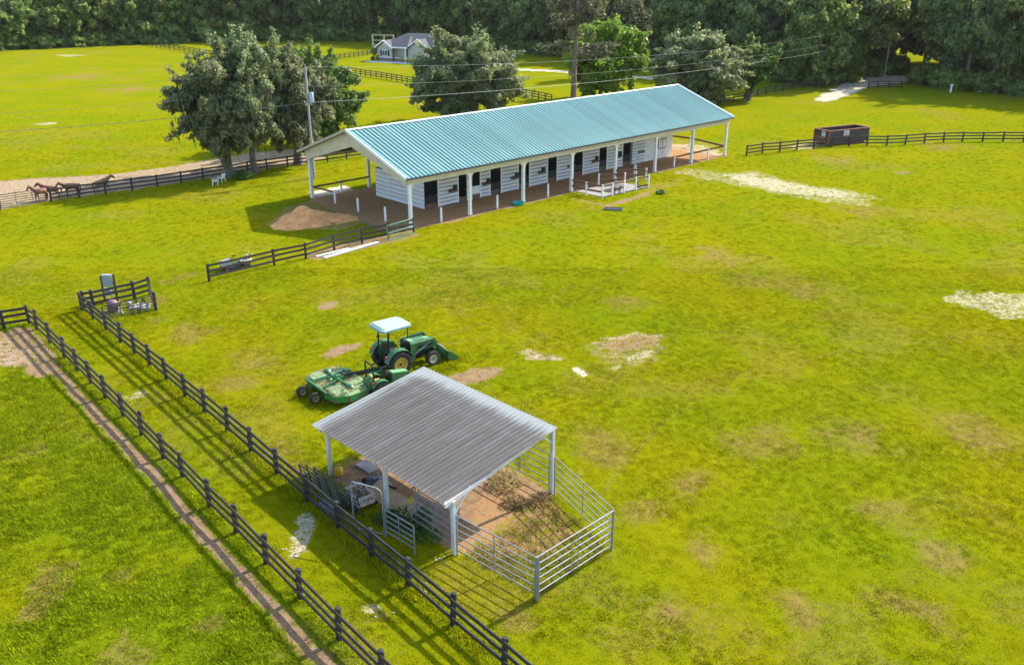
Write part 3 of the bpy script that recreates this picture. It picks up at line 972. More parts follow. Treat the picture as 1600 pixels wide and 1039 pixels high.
def build_wood():
    rng = random.Random(5)
    groups = [('broad dark oak at the edge of the wood behind the far left pasture', 'trees edging the wood behind the left pasture', lambda p: p.x < -62),
              ('tall dark tree at the edge of the wood behind the grey house', 'trees edging the wood behind the house', lambda p: p.x < 2),
              ('dark tree at the edge of the wood beyond the teal barn roof', 'trees edging the wood beyond the barn', lambda p: p.x < 60),
              ('tall shady tree at the edge of the wood right of the sandy drive', 'trees edging the wood right of the drive', lambda p: True)]
    def put(p, k, s, hz):
        cm, tm, mm, H = WK[k]
        for lab, gr, ok in groups:
            if ok(p):
                break
        t = thing('wood_tree', lab, 'tree', p, rng.uniform(0, 6.28), gr)
        t.scale = (s, s, s * hz)
        link('crown', cm, t)
        link('trunk', tm, t)
        if mm:
            tag(link('hanging_moss', mm, t), kind='stuff')
    for p in along(WOOD_LINE, 7.5, 3.5, 1.6, rng):
        left = p.x < -62
        k = rng.choice([0, 0, 1, 2] if left else [1, 2, 3, 2, 4, 3])
        put(p, k, rng.uniform(0.95, 1.25), rng.uniform(0.9, 1.15))
    for p in along(WOOD_RIGHT, 6.5, 3.5, 1.6, rng, 3):
        put(p, rng.choice([1, 2, 3, 4]), rng.uniform(0.95, 1.3), rng.uniform(0.9, 1.2))
    # the rest of the wood: deep rows that read as one mass
    gap = lambda p: 0.405 < p.x / p.y < 0.46          # the drive's clearing
    pts = [[] for _ in WK]
    for off in (10, 17, 26, 37, 50):
        for line in (WOOD_LINE, WOOD_RIGHT):
            for p in along(line, 7.5, off, 2.5, rng):
                if off < 100 and 55 < p.x < 130 and 0.385 < p.x / p.y < 0.47:
                    continue
                pts[rng.choice([0, 1, 2, 3, 3, 4])].append(p)
    for p in along([(40, 330), (100, 345), (190, 330), (260, 260)], 7, 0, 3, rng) + along([(40, 340), (120, 355), (200, 340)], 7, 6, 3, rng):
        pts[rng.choice([1, 2, 3])].append(p)
    for p in along([(80, 196), (88, 214), (96, 240)], 6, 0, 2, rng) + along([(88, 192), (100, 215)], 6, 0, 2, rng) + along([(62, 196), (68, 222)], 7, 0, 1.5, rng):
        pts[rng.choice([0, 1, 2, 3])].append(p)
    for i, q in enumerate(pts):
        src = bpy.data.objects.new('wood_crown_source', WK[i][0])
        o = gn_scatter('woodland', [tuple(p) for p in q], [rng.uniform(0, 6.28) for _ in q], [rng.uniform(1.05, 1.5) for _ in q], src,
                       'deep dark woodland closing off the far side of the pasture', 'woodland')
    # undergrowth along the foot of the wood
    um, _ = crown_mesh('bush', M['leaf_dark'], 77, 2.2, 2.0, 1.5, 1.1, 22, 70, 0.42, crad=0.42, low=-0.6)
    src = bpy.data.objects.new('bush_source', um)
    q = along([(72.5, 186), (78, 205), (88, 235)], 3, 0, 1.5, rng) + along(WOOD_LINE, 3.0, 26, 2, rng) + along(WOOD_LINE, 3.0, 33, 2, rng) + along(WOOD_LINE, 3.2, 12, 1.5, rng) + along(WOOD_LINE, 3.4, 19, 2, rng) + along(WOOD_RIGHT, 3, 12, 1.5, rng) + along(WOOD_LINE, 3.2, 1.5, 1.3, rng) + along(WOOD_RIGHT, 2.4, 1.0, 1.2, rng, 2) + along(WOOD_LINE, 3.6, 6, 1.5, rng) + along(WOOD_RIGHT, 3, 5, 1.2, rng, 1)
    gn_scatter('undergrowth', [tuple(p) for p in q], [rng.uniform(0, 6.28) for _ in q], [rng.uniform(0.7, 1.5) * (1.8 if (p - Vector((0, 0, 0))).length > 290 else 1) for p in q], src,
               'bushy undergrowth along the foot of the far wood', 'undergrowth')

build_wood()

# ------------------------------------------------------------------ trees standing free
TREE = 'trees standing free around the barn'
single_tree('live_oak', 'large grey green oak with drooping moss, leftmost of the trees by the horse fence', 'tree', ground(360, 276), 'leaf_grey', 41, 4.3, 4.5, 4.8, 7.4, 190, 270, 0.25, 8, 0.38, 600, 0.4, low=-0.98, crad=0.2, group=TREE, mlen=(0.5, 1.6))
single_tree('live_oak', 'tall grey oak at the horse fence between the drooping oak and the power pole', 'tree', ground(398, 271), 'leaf_grey', 43, 4.0, 4.0, 4.9, 8.5, 150, 260, 0.25, 9, 0.34, 350, 1.9, low=-0.95, crad=0.21, group=TREE, mlen=(0.5, 1.6))
single_tree('live_oak', 'grey green oak with a thick trunk nearest to the barn gable', 'tree', ground(466, 257), 'leaf_grey', 47, 3.9, 4.0, 4.6, 7.2, 130, 250, 0.25, 6.5, 0.48, 350, 3.1, low=-0.95, crad=0.22, group=TREE, mlen=(0.5, 1.5))
single_tree('leafy_tree', 'bright green leafy tree behind the power pole left of the barn roof', 'tree', ground(503, 227), 'leaf_green', 53, 4.0, 4.4, 5.2, 6.2, 100, 270, 0.27, 6, 0.35, 0, 0.7, low=-0.98, crad=0.26, group=TREE)
single_tree('live_oak', 'big rounded grey green oak standing alone behind the middle of the barn roof', 'tree', ground(724, 193), 'leaf_grey', 59, 6.7, 6.6, 5.5, 6.0, 220, 240, 0.3, 6, 0.6, 500, 2.2, low=-0.98, crad=0.18, group=TREE, mlen=(0.4, 1.2))
single_tree('leafy_tree', 'lush yellow green tree right behind the tall pine trunk', 'tree', ground(938, 157), 'leaf_lush', 61, 6.0, 5.4, 5.5, 6.6, 150, 210, 0.34, 6, 0.4, 0, 1.2, low=-0.98, crad=0.25, group=TREE)
single_tree('live_oak', 'wide grey green oak behind the right end of the teal roof', 'tree', ground(1085, 164), 'leaf_grey', 67, 6.3, 6.0, 5.0, 5.5, 180, 210, 0.34, 5.5, 0.5, 300, 0.2, low=-0.98, crad=0.19, group=TREE, mlen=(0.4, 1.0))
single_tree('live_oak', 'smaller oak with a forked trunk beside the drive, right of the barn roof', 'tree', ground(1168, 156), 'leaf_green', 71, 3.6, 3.8, 3.4, 5.6, 70, 180, 0.42, 5.5, 0.32, 0, 2.0, twin=True, low=-0.8, crad=0.27, group=TREE)
single_tree('leafy_tree', 'yellow green bushy tree at the left edge of the sandy drive', 'tree', ground(1318, 128), 'leaf_lush', 73, 3.4, 3.4, 5.4, 5.6, 60, 150, 0.45, 6, 0.3, 0, 0.3, low=-0.98, crad=0.28, group=TREE)
single_tree('shade_tree', 'dark oak at the left side of the sandy drive beside the yellow green tree', 'tree', ground(1268, 133), 'leaf_dark', 74, 6.4, 6.2, 8.2, 8.6, 100, 160, 0.5, 8, 0.4, 400, 0.9, low=-0.98, crad=0.25, group=TREE, mlen=(0.6, 2.4))


for px, lab, sd_ in ((1342, 'tall thin tree over the drive gate, left one of three', 75), (1367, 'tall thin tree over the drive gate, middle one of three', 76), (1396, 'tall thin tree over the drive gate, right one of three behind the pole', 78)):
    single_tree('shade_tree', lab, 'tree', ground(px, 101), 'leaf_dark', sd_, 5.2, 5.0, 5.6, 11.2, 90, 120, 0.5, 11, 0.26, 300, sd_, low=-0.85, crad=0.24, group='tall trees over the drive gate', mlen=(0.6, 2.2))


def pine():
    b = ground(895, 173)
    t = thing('pine_tree', 'tall thin pine with a bare grey trunk rising behind the barn roof', 'tree', b)
    rng = np.random.default_rng(4)
    tr = MB()
    tr.tube([(0, 0, -.1), (0.05, 0, 3), (0.1, 0.1, 8), (0.25, 0, 13), (0.2, 0.1, 18), (0.3, 0, 22)], [0.52, 0.44, 0.37, 0.29, 0.2, 0.06], 10)
    P, N, T = [], [], []
    for i in range(46):
        z = rng.uniform(7.5, 22)
        L = (1 - (z - 6) / 22) * rng.uniform(3.0, 6.6)
        an = rng.uniform(0, 6.28)
        d = np.array([math.cos(an), math.sin(an), 0])
        e = np.array([0.2, 0, z]) + d * L + np.array([0, 0, rng.uniform(-0.8, 0.9)])
        s = np.array([0.2, 0, z])
        mid = (s + e) / 2 + np.array([0, 0, 0.35])
        tr.tube([s, mid, e], [0.09, 0.06, 0.02], 5)
        for k in range(int(70 * L / 4)):
            q = rng.uniform(0.3, 1.08)
            c = s + (e - s) * q + rng.normal(size=3) * 0.38 * np.array([1, 1, 0.7])
            P.append(c)
            N.append(rng.normal(size=3) + np.array([0, 0, 0.5]))
            T.append(rng.uniform(0, 1))
    v, f = cards(np.array(P), np.array(N), 0.34, rng, 2.6)
    me = np_mesh('crown', v, f, [M['needle']])
    tint_attr(me, np.array(T))
    link('crown', me, t)
    tr.build('trunk', M['pine_bark'], t, True)
    st = MB()
    st.tube([(-1.2, -0.4, -0.1), (-0.9, -0.2, 2.2)], [0.09, 0.05], 6)
    st.build('dead_limb', M['pine_bark'], t)
pine()

for (px, py, s, lab) in ((980, 118, 1.0, 'second mossy pine behind the lush yellow green tree'), (1200, 122, 1.1, 'pine with a pale stem behind the forked oak'), (1440, 122, 1.0, 'leaning mossy pine right of the drive pole')):
    b = ground(px, py)
    t = thing('pine_tree', lab, 'tree', b)
    rng = np.random.default_rng(px)
    tr = MB()
    tr.tube([(0, 0, -.1), (0.1, 0, 8), (0.4, 0, 19)], [0.4, 0.3, 0.1], 8)
    P, N, T = [], [], []
    for i in range(34):
        z = rng.uniform(5, 19)
        L = (1 - (z - 6) / 22) * rng.uniform(2, 5.0)
        an = rng.uniform(0, 6.28)
        s0 = np.array([0.2, 0, z])
        e = s0 + np.array([math.cos(an) * L, math.sin(an) * L, rng.uniform(-1.2, .5)])
        tr.tube([s0, (s0 + e) / 2 + np.array([0, 0, .3]), e], [0.08, 0.05, 0.02], 4)
        n = int(30 * L)
        q = rng.uniform(0.25, 1.05, n)[:, None]
        P.append(s0 + (e - s0) * q + rng.normal(size=(n, 3)) * 0.5)
        N.append(rng.normal(size=(n, 3)))
        T.append(rng.uniform(0, 1, n))
    v, f = cards(np.concatenate(P), np.concatenate(N), 0.42, rng, 2.2)
    me = np_mesh('crown', v, f, [M['needle']])
    tint_attr(me, np.concatenate(T))
    link('crown', me, t)
    tr.build('trunk', M['pine_bark'], t, True)

# ------------------------------------------------------------------ barn
def barn():
    t = thing('horse_barn', 'long white open sided horse barn under a ribbed teal metal roof', 'barn', B_O, B_YAW)
    L, W, NB = B_L, B_W, 7
    TL = L * NB
    o1, o2, e = 0.78, 0.26, 0.655
    he, hr = 4.36, 7.26
    sl = (hr - he) / (W / 2 + e)
    def rz(n):
        return he + (min(n, W - n) + e) * sl
    # posts
    pm = MB()
    pm.box(-.125, .125, -.125, .125, -0.1, 4.28)
    pm.box(-.15, .15, -.15, .15, -0.1, 0.22)
    pme = pm.mesh('post', M['white_paint'])
    bm_ = MB()
    arc = [(0.13, 3.12)] + [(0.13 + 0.62 * (1 - math.cos(a * math.pi / 10)), 3.12 + 0.63 * math.sin(a * math.pi / 10)) for a in range(1, 6)] + [(0.13, 3.75)]
    bm_.prism(arc, 1, -.13, .1)
    bme = bm_.mesh('knee_brace', M['cream_metal'])
    for i in range(NB + 1):
        for n in (0, W):
            link('post', pme, t, (i * L, n, 0))
            for s in (1, -1):
                if (i == 0 and s < 0) or (i == NB and s > 0):
                    continue
                b = link('knee_brace', bme, t, (i * L, n, 0))
                b.scale = (s, 1, 1)
    # eave beams: ribbed cream fascia between roof and knee braces
    for n, s in ((0, -1), (W, 1)):
        b = MB()
        y = n + s * 0.16
        b.box(-0.3, TL + 0.15, y - .02, y + .02, 3.72, 4.36)
        b.box(-0.3, TL + 0.15, y + s * .022 - .014, y + s * .022 + .014, 3.70, 3.80)
        x = -0.2
        while x < TL:
            b.box(x, x + .05, y + s * .0205 - (.0 if s > 0 else .03), y + s * .0205 + (.03 if s > 0 else 0), 3.805, 4.355)
            x += 0.23
        b.build('eave_fascia', M['cream_metal'], t)
        b = MB()
        b.box(0, TL, n - .1, n + .1, 3.9, 4.26)
        b.build('eave_beam', M['brown_wood'], t)
    # gable panels (ribbed, arched opening)
    for x0, x1, sgn in ((-0.34, -0.30, -1), (TL + 0.10, TL + 0.14, 1)):
        b = MB()
        def low(n):
            m = min(n, W - n)
            return 3.72 + max(0, m - 0.3) * (5.78 - 3.72) / (W / 2 - 0.3)
        ns = np.linspace(-.1, W + .1, 67)
        for a, c in zip(ns[:-1], ns[1:]):
            za, zc = min(rz(a), rz(c)) , max(rz(a), rz(c))
            b.hexa([(x0, a, low(a)), (x1, a, low(a)), (x1, c, low(c)), (x0, c, low(c)), (x0, a, rz(a) - .03), (x1, a, rz(a) - .03), (x1, c, rz(c) - .03), (x0, c, rz(c) - .03)])
            xr0, xr1 = (x0 - .03, x0 - .002) if sgn < 0 else (x1 + .002, x1 + .03)
            b.hexa([(xr0, a, low(a) + .01), (xr1, a, low(a) + .01), (xr1, a + .05, low(a + .05) + .01), (xr0, a + .05, low(a + .05) + .01), (xr0, a, rz(a) - .05), (xr1, a, rz(a) - .05), (xr1, a + .05, rz(a + .05) - .05), (xr0, a + .05, rz(a + .05) - .05)])
        b.build('gable_panel', M['cream_metal'], t)
    # roof sheets
    X0, X1 = -o1, TL + o2
    npan = 54
    wpan = (X1 - X0) / npan
    S = math.hypot(W / 2 + e, hr - he)
    ang = math.atan2(hr - he, W / 2 + e)
    b = MB()
    b.box(0, wpan, 0, S, -.012, 0.0)
    for k in (0.25, 0.75):
        c = wpan * k
        b.prism([(c - .075, 0.001), (c - .05, .09), (c + .025, .09), (c + .055, 0.001)], 1, -0.004, S - .02)
    rme = b.mesh('roof_panel', M['teal'])
    for i in range(npan):
        link('roof_panel', rme, t, (X0 + i * wpan, -e, he), (ang, 0, 0))
        o = link('roof_panel', rme, t, (X0 + (i + 1) * wpan, W + e, he), (ang, 0, math.pi))
    b = MB()
    for s in (1, -1):
        c = W / 2
        b.hexa([(X0, c, hr + .05), (X1, c, hr + .05), (X1, c + s * .26, hr - .26 * sl + .085), (X0, c + s * .26, hr - .26 * sl + .085),
                (X0, c, hr + .075), (X1, c, hr + .075), (X1, c + s * .26, hr - .26 * sl + .1), (X0, c + s * .26, hr - .26 * sl + .1)])
    b.build('ridge_cap', M['white_trim'], t)
    for x in (X0 - .03, X1 + .03):
        for s in (0, 1):
            y0 = -e if s == 0 else W + e
            b = MB()
            b.beam((x, y0, he + .0), (x, W / 2, hr + .0), .1, .22)
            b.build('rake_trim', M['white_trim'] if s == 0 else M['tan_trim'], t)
    for y in (-e - .03, W + e + .03):
        b = MB()
        b.box(X0, X1, y - .02, y + .02, he - .14, he - .02)
        b.build('eave_trim', M['dark_gap'], t)
    # rafters / ceiling underside
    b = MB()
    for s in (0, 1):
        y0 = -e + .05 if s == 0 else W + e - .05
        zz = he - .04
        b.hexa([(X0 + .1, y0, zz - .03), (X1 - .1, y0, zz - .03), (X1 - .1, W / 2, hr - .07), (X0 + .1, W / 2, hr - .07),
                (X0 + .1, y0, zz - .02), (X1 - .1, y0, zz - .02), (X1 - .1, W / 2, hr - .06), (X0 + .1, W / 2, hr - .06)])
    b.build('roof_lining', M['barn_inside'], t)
    for i in range(NB + 1):
        for s in (0, 1):
            b = MB()
            b.beam((i * L, 0 if s == 0 else W, 4.12), (i * L, W / 2, 4.12 + (W / 2) * sl + .1), .1, .25)
            b.build('rafter', M['brown_wood'], t)
    # stall block
    n0, n1, d0, d1, hw = 4.12, 11.4, 4.74, 40.85, 2.75
    board_u = MB()
    board_u.box(0, 1, -.02, .02, 0, .262)
    bu = board_u.mesh('board', M['white_board'])
    trim_u = MB()
    trim_u.box(-.07, .07, -.03, .03, 0, hw)
    tu = trim_u.mesh('corner_trim', M['white_paint'])
    rows = 8
    def boards(a, c, n):
        for r in range(rows):
            o = link('board', bu, t, (a, n - .022, 0.06 + r * 0.335))
            o.scale = (c - a, 1, 1)
    doors = [(4.95, 6.30), (8.70, 9.72), (12.66, 14.03), (16.37, 17.86), (20.43, 21.77), (24.25, 25.67), (28.19, 29.46), (32.06, 33.48)]
    secs = [(6.34, 8.66), (9.8, 10.3), (11.42, 12.62), (14.1, 16.33), (17.9, 20.39), (21.81, 24.21), (25.71, 28.15), (29.5, 32.02)]
    for a, c in secs:
        b = MB()
        b.box(a, c, n0, n0 + .06, .02, hw)
        b.build('wall_backing', M['dark_gap'], t)
        boards(a + .02, c - .02, n0)
        for x in (a, c):
            link('corner_trim', tu, t, (x, n0 - .02, 0.01))
    # interior side walls, partitions, far wall
    b = MB()
    b.box(d0, d1, n1 - .06, n1, .02, hw)
    b.build('far_wall', M['white_paint'], t)
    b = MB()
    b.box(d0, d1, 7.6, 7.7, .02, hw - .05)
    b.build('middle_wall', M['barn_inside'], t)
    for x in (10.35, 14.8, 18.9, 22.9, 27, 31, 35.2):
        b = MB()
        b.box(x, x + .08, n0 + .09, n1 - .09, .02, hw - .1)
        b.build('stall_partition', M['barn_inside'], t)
    # left end wall: three bays of boards
    for k in range(3):
        a, c = n0 + k * (n1 - n0) / 3, n0 + (k + 1) * (n1 - n0) / 3
        b = MB()
        b.box(d0 + .03, d0 + .08, a + .005, c - .005, .02, hw)
        b.build('wall_backing', M['dark_gap'], t)
        for r in range(7):
            o = link('board', bu, t, (d0, a + .02, 0.06 + r * 0.385), (0, 0, math.pi / 2))
            o.scale = (c - a - .04, 1, 1.28)
    # right: sliding door standing open and smooth tack room wall with window
    b = MB()
    b.box(33.52, 35.72, n0 - .12, n0 - .07, .12, hw)
    sd_ = b.build('sliding_door', M['dark_gap'], t)
    for r in range(rows):
        o = link('board', bu, t, (33.54, n0 - .145, 0.14 + r * 0.325))
        o.scale = (2.16, 1, 1)
    b = MB()
    b.box(33.5, d1, n0 - .03, n0 + .06, .02, hw)
    b.build('tack_room_wall', M['white_paint'], t)
    b = MB()
    b.box(d1 - .06, d1, n0 + .07, n1 - .07, .02, hw)
    b.build('end_wall', M['white_paint'], t)
    b = MB()
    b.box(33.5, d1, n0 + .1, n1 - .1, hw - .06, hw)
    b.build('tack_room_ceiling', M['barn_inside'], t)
    b = MB()
    b.box(38.2, 39.7, n0 - .08, n0 - .033, 1.12, 2.2)
    wf = b.build('window', M['brown_wood'], t)
    for x in (38.28, 39.0):
        b = MB()
        b.box(x, x + .62, n0 - .1, n0 - .082, 1.2, 2.12)
        b.build('pane', M['sign_white'], wf)
    # doors: dark mesh gate above a kick board
    bar = MB()
    for k in range(9):
        x = 0.06 + k * 0.11
        bar.box(x, x + .018, -.01, .01, 1.05, 2.3)
    barm = bar.mesh('bar', M['black_door'])
    for i, (a, c) in enumerate(doors):
        wdt = c - a
        b = MB()
        b.box(a, c, n0 + .1, n0 + .13, .02, .42)
        b.build('kick_board', M['kick_wood'], t)
        if i in (0, 2, 4, 5, 6, 7, 3):
            b = MB()
            b.box(a + .02, c - .02, n0 + .03, n0 + .06, .45, 1.15)
            b.box(a + .02, a + .07, n0 + .02, n0 + .07, .4, 2.5)
            b.box(c - .07, c - .02, n0 + .02, n0 + .07, .4, 2.5)
            b.box(a + .072, c - .072, n0 + .02, n0 + .07, 2.32, 2.4)
            for k in range(1, 8):
                x = a + .07 + (wdt - .14) * k / 8
                b.box(x - .012, x + .012, n0 + .035, n0 + .055, 1.152, 2.318)
            b.build('stall_gate', M['black_door'], t)
        b = MB()
        b.box(a, c, n0, n0 + .06, hw - .16, hw - .001)
        b.build('door_header', M['white_board'], t)
        b = MB()
        b.box(c - .16, c - .1, n0 - .03, n0 + .018, 1.02, 1.14)
        b.build('door_latch', M['galv'], t)
    # barred window panel by the second post
    b = MB()
    b.box(10.33, 11.38, n0 - .01, n0 + .03, .45, 1.2)
    b.build('stall_gate', M['white_board'], t)
    b = MB()
    b.box(10.33, 11.38, n0 - .01, n0 + .03, .02, .44)
    b.build('kick_board', M['kick_wood'], t)
    b = MB()
    for k in range(7):
        x = 10.36 + k * .165
        b.box(x, x + .03, n0 - .01, n0 + .02, 1.24, 2.6)
    for k in range(3):
        b.box(10.33, 11.38, n0 + .022, n0 + .045, 1.3 + k * .4, 1.34 + k * .4)
    b.build('window_grille', M['black_door'], t)
    # feed shelves and boxes on the wall
    for x in (8.1, 12.2, 15.9, 19.6, 23.9, 27.6, 31.4, 35.2):
        b = MB()
        b.box(x - .62, x + .3, n0 - .34, n0 - .05, 1.18, 1.34)
        b.build('wall_shelf', M['brown_wood'], t)
        if x < 32:
            b = MB()
            b.box(x - .05, x + .27, n0 - .28, n0 - .06, 1.342, 1.72)
            b.build('feed_box', M['black_door'], t)
    b = MB()
    b.box(7.0, 8.3, n0 - .4, n0 - .06, .0, .08)
    b.build('door_sill', M['kick_wood'], t)
    return t

BARN = barn()

# bollard posts that stand between the barn posts
def bollards():
    b = MB()
    b.lathe([(.095, -.1), (.095, 1.2), (.06, 1.25)], 10, 'z')
    me = b.mesh('white_bollard', M['white_paint'], True)
    L, W = B_L, B_W
    info = [((0.35, 11.7), 'white bollard post at the left gable end nearest the far corner post'), ((0.1, 7.7), 'white bollard post in the middle of the left gable end'),
            ((-0.1, 3.4), 'white bollard post at the left gable end nearest the green gate'), ((3.2, -.05), 'white bollard post between the first and second post of the barn front'),
            ((9.7, -.05), 'white bollard post between the second and third post of the barn front'), ((16.25, -.02), 'white bollard post left of the wash rack'),
            ((29.1, 0.0), 'white bollard post right behind the wash rack'), ((36.0, .1), 'white bollard post left of the last but one post, carrying a brown rail'),
            ((42.2, .05), 'white bollard post carrying a brown rail at the right end of the barn front'), ((3.24, W), 'white bollard post on the far side seen under the left gable'),
            ((46.9, 5.9), 'white bollard post holding the rail across the right gable end')]
    for (d, n), lab in info:
        tag(link('white_bollard', me, None, barn_pt(d, n)), lab, 'bollard', 'white bollards around the barn')
bollards()

def rail(pts, wd, ht, label, m='brown_wood', name='barn_rail', grp='brown rails around the barn'):
    b = MB()
    for a, c in zip(pts[:-1], pts[1:]):
        b.beam(a, c, wd, ht)
    o = b.build(name, M[m])
    return tag(o, label, 'rail', grp)
rail([barn_pt(32.6, .12, 1.05), barn_pt(45.4, .14, 1.05)], .06, .18, 'brown rail along the front at the right end of the barn')
rail([barn_pt(45.5, .2, 1.05), barn_pt(46.9, 5.8, 1.08), barn_pt(45.6, 14.8, 1.05)], .06, .2, 'brown rail crossing the open right gable end')
rail([barn_pt(.05, W_ := B_W - .15, 1.05), barn_pt(6.4, W_, 1.05)], .06, .16, 'brown rail on the far side seen under the left gable')
rail([barn_pt(.1, 14.8, 1.02), barn_pt(.32, 11.8, 1.05)], .06, .16, 'short brown rail from the far corner post to its bollard')


# wash rack in front of the barn
M['light_wood'] = mat('light_wood', (0.26, 0.15, 0.09), 0.8, var=0.2, scale=5)
def wash_rack():
    t = thing('wash_rack', 'fenced wash rack with white posts and brown rails on a concrete pad', 'wash rack', barn_pt(23, -2))
    inv = t.matrix_world.copy()
    base = Vector(t.location)
    pts = {k: barn_pt(*v) - base for k, v in dict(a=(19.36, -2.05), b=(19.6, -3.85), c=(20.93, -3.95), d=(22.5, -4.05), e=(24.29, -4.05), f=(26.07, -4.2), g=(28.6, -1.9), h=(28.9, -.35), i=(23.15, -.3), j=(25.34, -1.8), k=(19.5, -.1), l=(25.98, -.1)).items()}
    b = MB()
    b.lathe([(.09, -.1), (.09, 1.2), (.06, 1.25)], 10, 'z')
    me = b.mesh('post', M['white_paint'], True)
    for k, p in pts.items():
        if k not in 'kl':
            link('post', me, t, p)
    def rl(a, c, z, m='brown_wood'):
        q = MB()
        q.beam(pts[a] + Vector((0, 0, z)), pts[c] + Vector((0, 0, z)), .06, .17)
        q.build('rail', M[m], t)
    for z in (1.1, .55):
        rl('k', 'a', z); rl('a', 'b', z); rl('i', 'j', z); rl('j', 'd', z); rl('l', 'g', z)
    rl('b', 'c', 1.1, 'light_wood'); rl('c', 'd', 1.12, 'light_wood'); rl('d', 'e', 1.1, 'light_wood'); rl('e', 'f', 1.12, 'light_wood')
    rl('c', 'd', .6, 'brown_wood'); rl('g', 'f', 1.0); rl('f', 'e', .3); rl('h', 'g', 1.1)
    b = MB()
    q = [barn_pt(19.6, -.5) - base, barn_pt(19.7, -3.75) - base, barn_pt(25.9, -4.1) - base, barn_pt(25.8, -.5) - base]
    b.add([p + Vector((0, 0, z)) for z in (-.05, .07) for p in q], [(0, 1, 2, 3), (4, 5, 6, 7), (0, 1, 5, 4), (1, 2, 6, 5), (2, 3, 7, 6), (3, 0, 4, 7)])
    b.build('concrete_pad', M['concrete'], t)
    b = MB()
    b.box(-.9, .9, -.5, .5, .08, .12)
    o = b.build('rubber_mat', M['rubber'])
    o.location = barn_pt(22.4, -2.6); o.rotation_euler = (0, 0, B_YAW)
    tag(o, 'black rubber mat lying on the concrete pad of the wash rack', 'mat')
wash_rack()

# ------------------------------------------------------------------ board fences
UNIT_BOARD = MB(); UNIT_BOARD.box(0, 1, -.02, .02, -.075, .075)
UB_F = UNIT_BOARD.mesh('board', M['faded_black'])
UB_B = UNIT_BOARD.mesh('board', M['black_paint'])
def post_mesh(h, r, m, square=False):
    b = MB()
    if square:
        b.box(-r, r, -r, r, -.15, h)
    else:
        b.lathe([(r, -.15), (r * .97, h * .6), (r * .94, h - .03), (r * .7, h)], 10, 'z')
    return b.mesh('post', m, not square)
PM_R = post_mesh(1.27, .105, M['black_paint'])
PM_S = post_mesh(1.25, .075, M['black_paint'], True)

def fence(name, label, pts, bz=(.38, .75, 1.12), pm=PM_S, bm=UB_F, side=1, skip=(), cat='fence', grp='black board fences', off=.09, bscale=1.0, noposts=()):
    o = Vector(pts[0])
    t = thing(name, label, cat, o, 0, grp)
    rng = random.Random(len(pts) * 13 + int(abs(o.x) * 7))
    for i, p in enumerate(pts):
        if i not in noposts:
            link('post', pm, t, Vector(p) - o + Vector((0, 0, rng.uniform(-.04, .03))), (rng.uniform(-.045, .045), rng.uniform(-.045, .045), rng.uniform(0, .2)))
    for i in range(len(pts) - 1):
        if i in skip:
            continue
        a, c = Vector(pts[i]) - o, Vector(pts[i + 1]) - o
        d = c - a
        n = Vector((-d.y, d.x, 0)).normalized() * off * side
        d = d.normalized()
        L = (c - a).length
        for z in bz:
            z0, z1 = z + rng.uniform(-.035, .035), z + rng.uniform(-.035, .035)
            q = link('board', bm, t, a + n + Vector((0, 0, z0)), (0, -math.atan2(z1 - z0, L), math.atan2(d.y, d.x)), (L, 1, bscale))
    return t

corner = [ground(-90, 536), ground(-34, 525), ground(7, 514)]
fence('board_fence', 'black three board fence along the worn horse track at the lower left', corner + OUT_PTS, pm=PM_R, side=-1)
fence('board_fence', 'black three board fence running from the meter enclosure past the metal shelter', IN_PTS, pm=PM_R, side=-1, bm=UB_B)
fence('board_fence', 'short black board fence forming the back of the meter enclosure', [IN_PTS[0] + Vector((.0, .22, 0)), ground(147, 482), ground(211, 468), ground(235, 461), ground(244, 485)], pm=PM_R, side=-1)
fence('board_fence', 'black board fence leading from the lawn to the green gate before the barn', [ground(*p) for p in ((327, 440), (429, 415), (478, 404.6), (522.5, 391), (566, 380), (607, 372.5), (646.6, 364))], pm=PM_S, side=-1, noposts=())
fence('board_fence', 'black board fence with the horses behind it, left of the barn', [ground(*p) for p in ((80.4, 315.6), (124.6, 309), (165.6, 303.3), (206.8, 298), (246.6, 292.6), (284, 287), (318, 281.4), (356, 275.6), (388, 270.5), (417.5, 266), (449.6, 261), (481, 257.5), (512, 254), (542, 249), (569, 245), (600, 239), (632, 233), (664, 227))], pm=PM_S, side=-1)
fence('board_fence', 'black board fence that carries on to the left of the tubular horse gate', [ground(*p) for p in ((-260, 374), (-205, 364), (-152, 355), (-100, 346), (-48, 337), (0, 329))], pm=PM_S, side=-1)
fence('board_fence', 'curving black board fence in front of the dumpster at the right', [ground(*p) for p in ((1166, 244), (1191, 240), (1218, 238), (1244.6, 235), (1271, 233), (1298, 230.5), (1326, 229), (1354.5, 228), (1385, 228), (1414, 226.5), (1444, 224), (1474, 222.5), (1503, 222), (1535, 221.7), (1567, 221.5), (1599, 221.8), (1632, 222.5), (1668, 224))], pm=PM_S, side=-1)
def far_fence(label, px, n, bz=(.35, .75, 1.15)):
    g = [ground(*p) for p in px]
    s = [0]
    for a, b in zip(g[:-1], g[1:]):
        s.append(s[-1] + (b - a).length)
    pts = []
    for k in range(n + 1):
        q = s[-1] * k / n
        for i in range(len(g) - 1):
            if q <= s[i + 1] + 1e-6:
                pts.append(g[i].lerp(g[i + 1], (q - s[i]) / (s[i + 1] - s[i])))
                break
    fence('board_fence', label, pts, bz=bz)
far_fence('distant dark fence crossing the lawn in front of the grey house', ((505, 111), (540, 115), (600, 124), (640, 131), (760, 147), (812, 150), (862, 160)), 36)
far_fence('distant fence from the left trees to the corner of the house', ((470, 100), (500, 97), (540, 92), (580, 86.5), (600, 85)), 16)
far_fence('thin fence across the far end of the left pasture', ((238, 73), (262, 77), (315, 85), (345, 90)), 14)
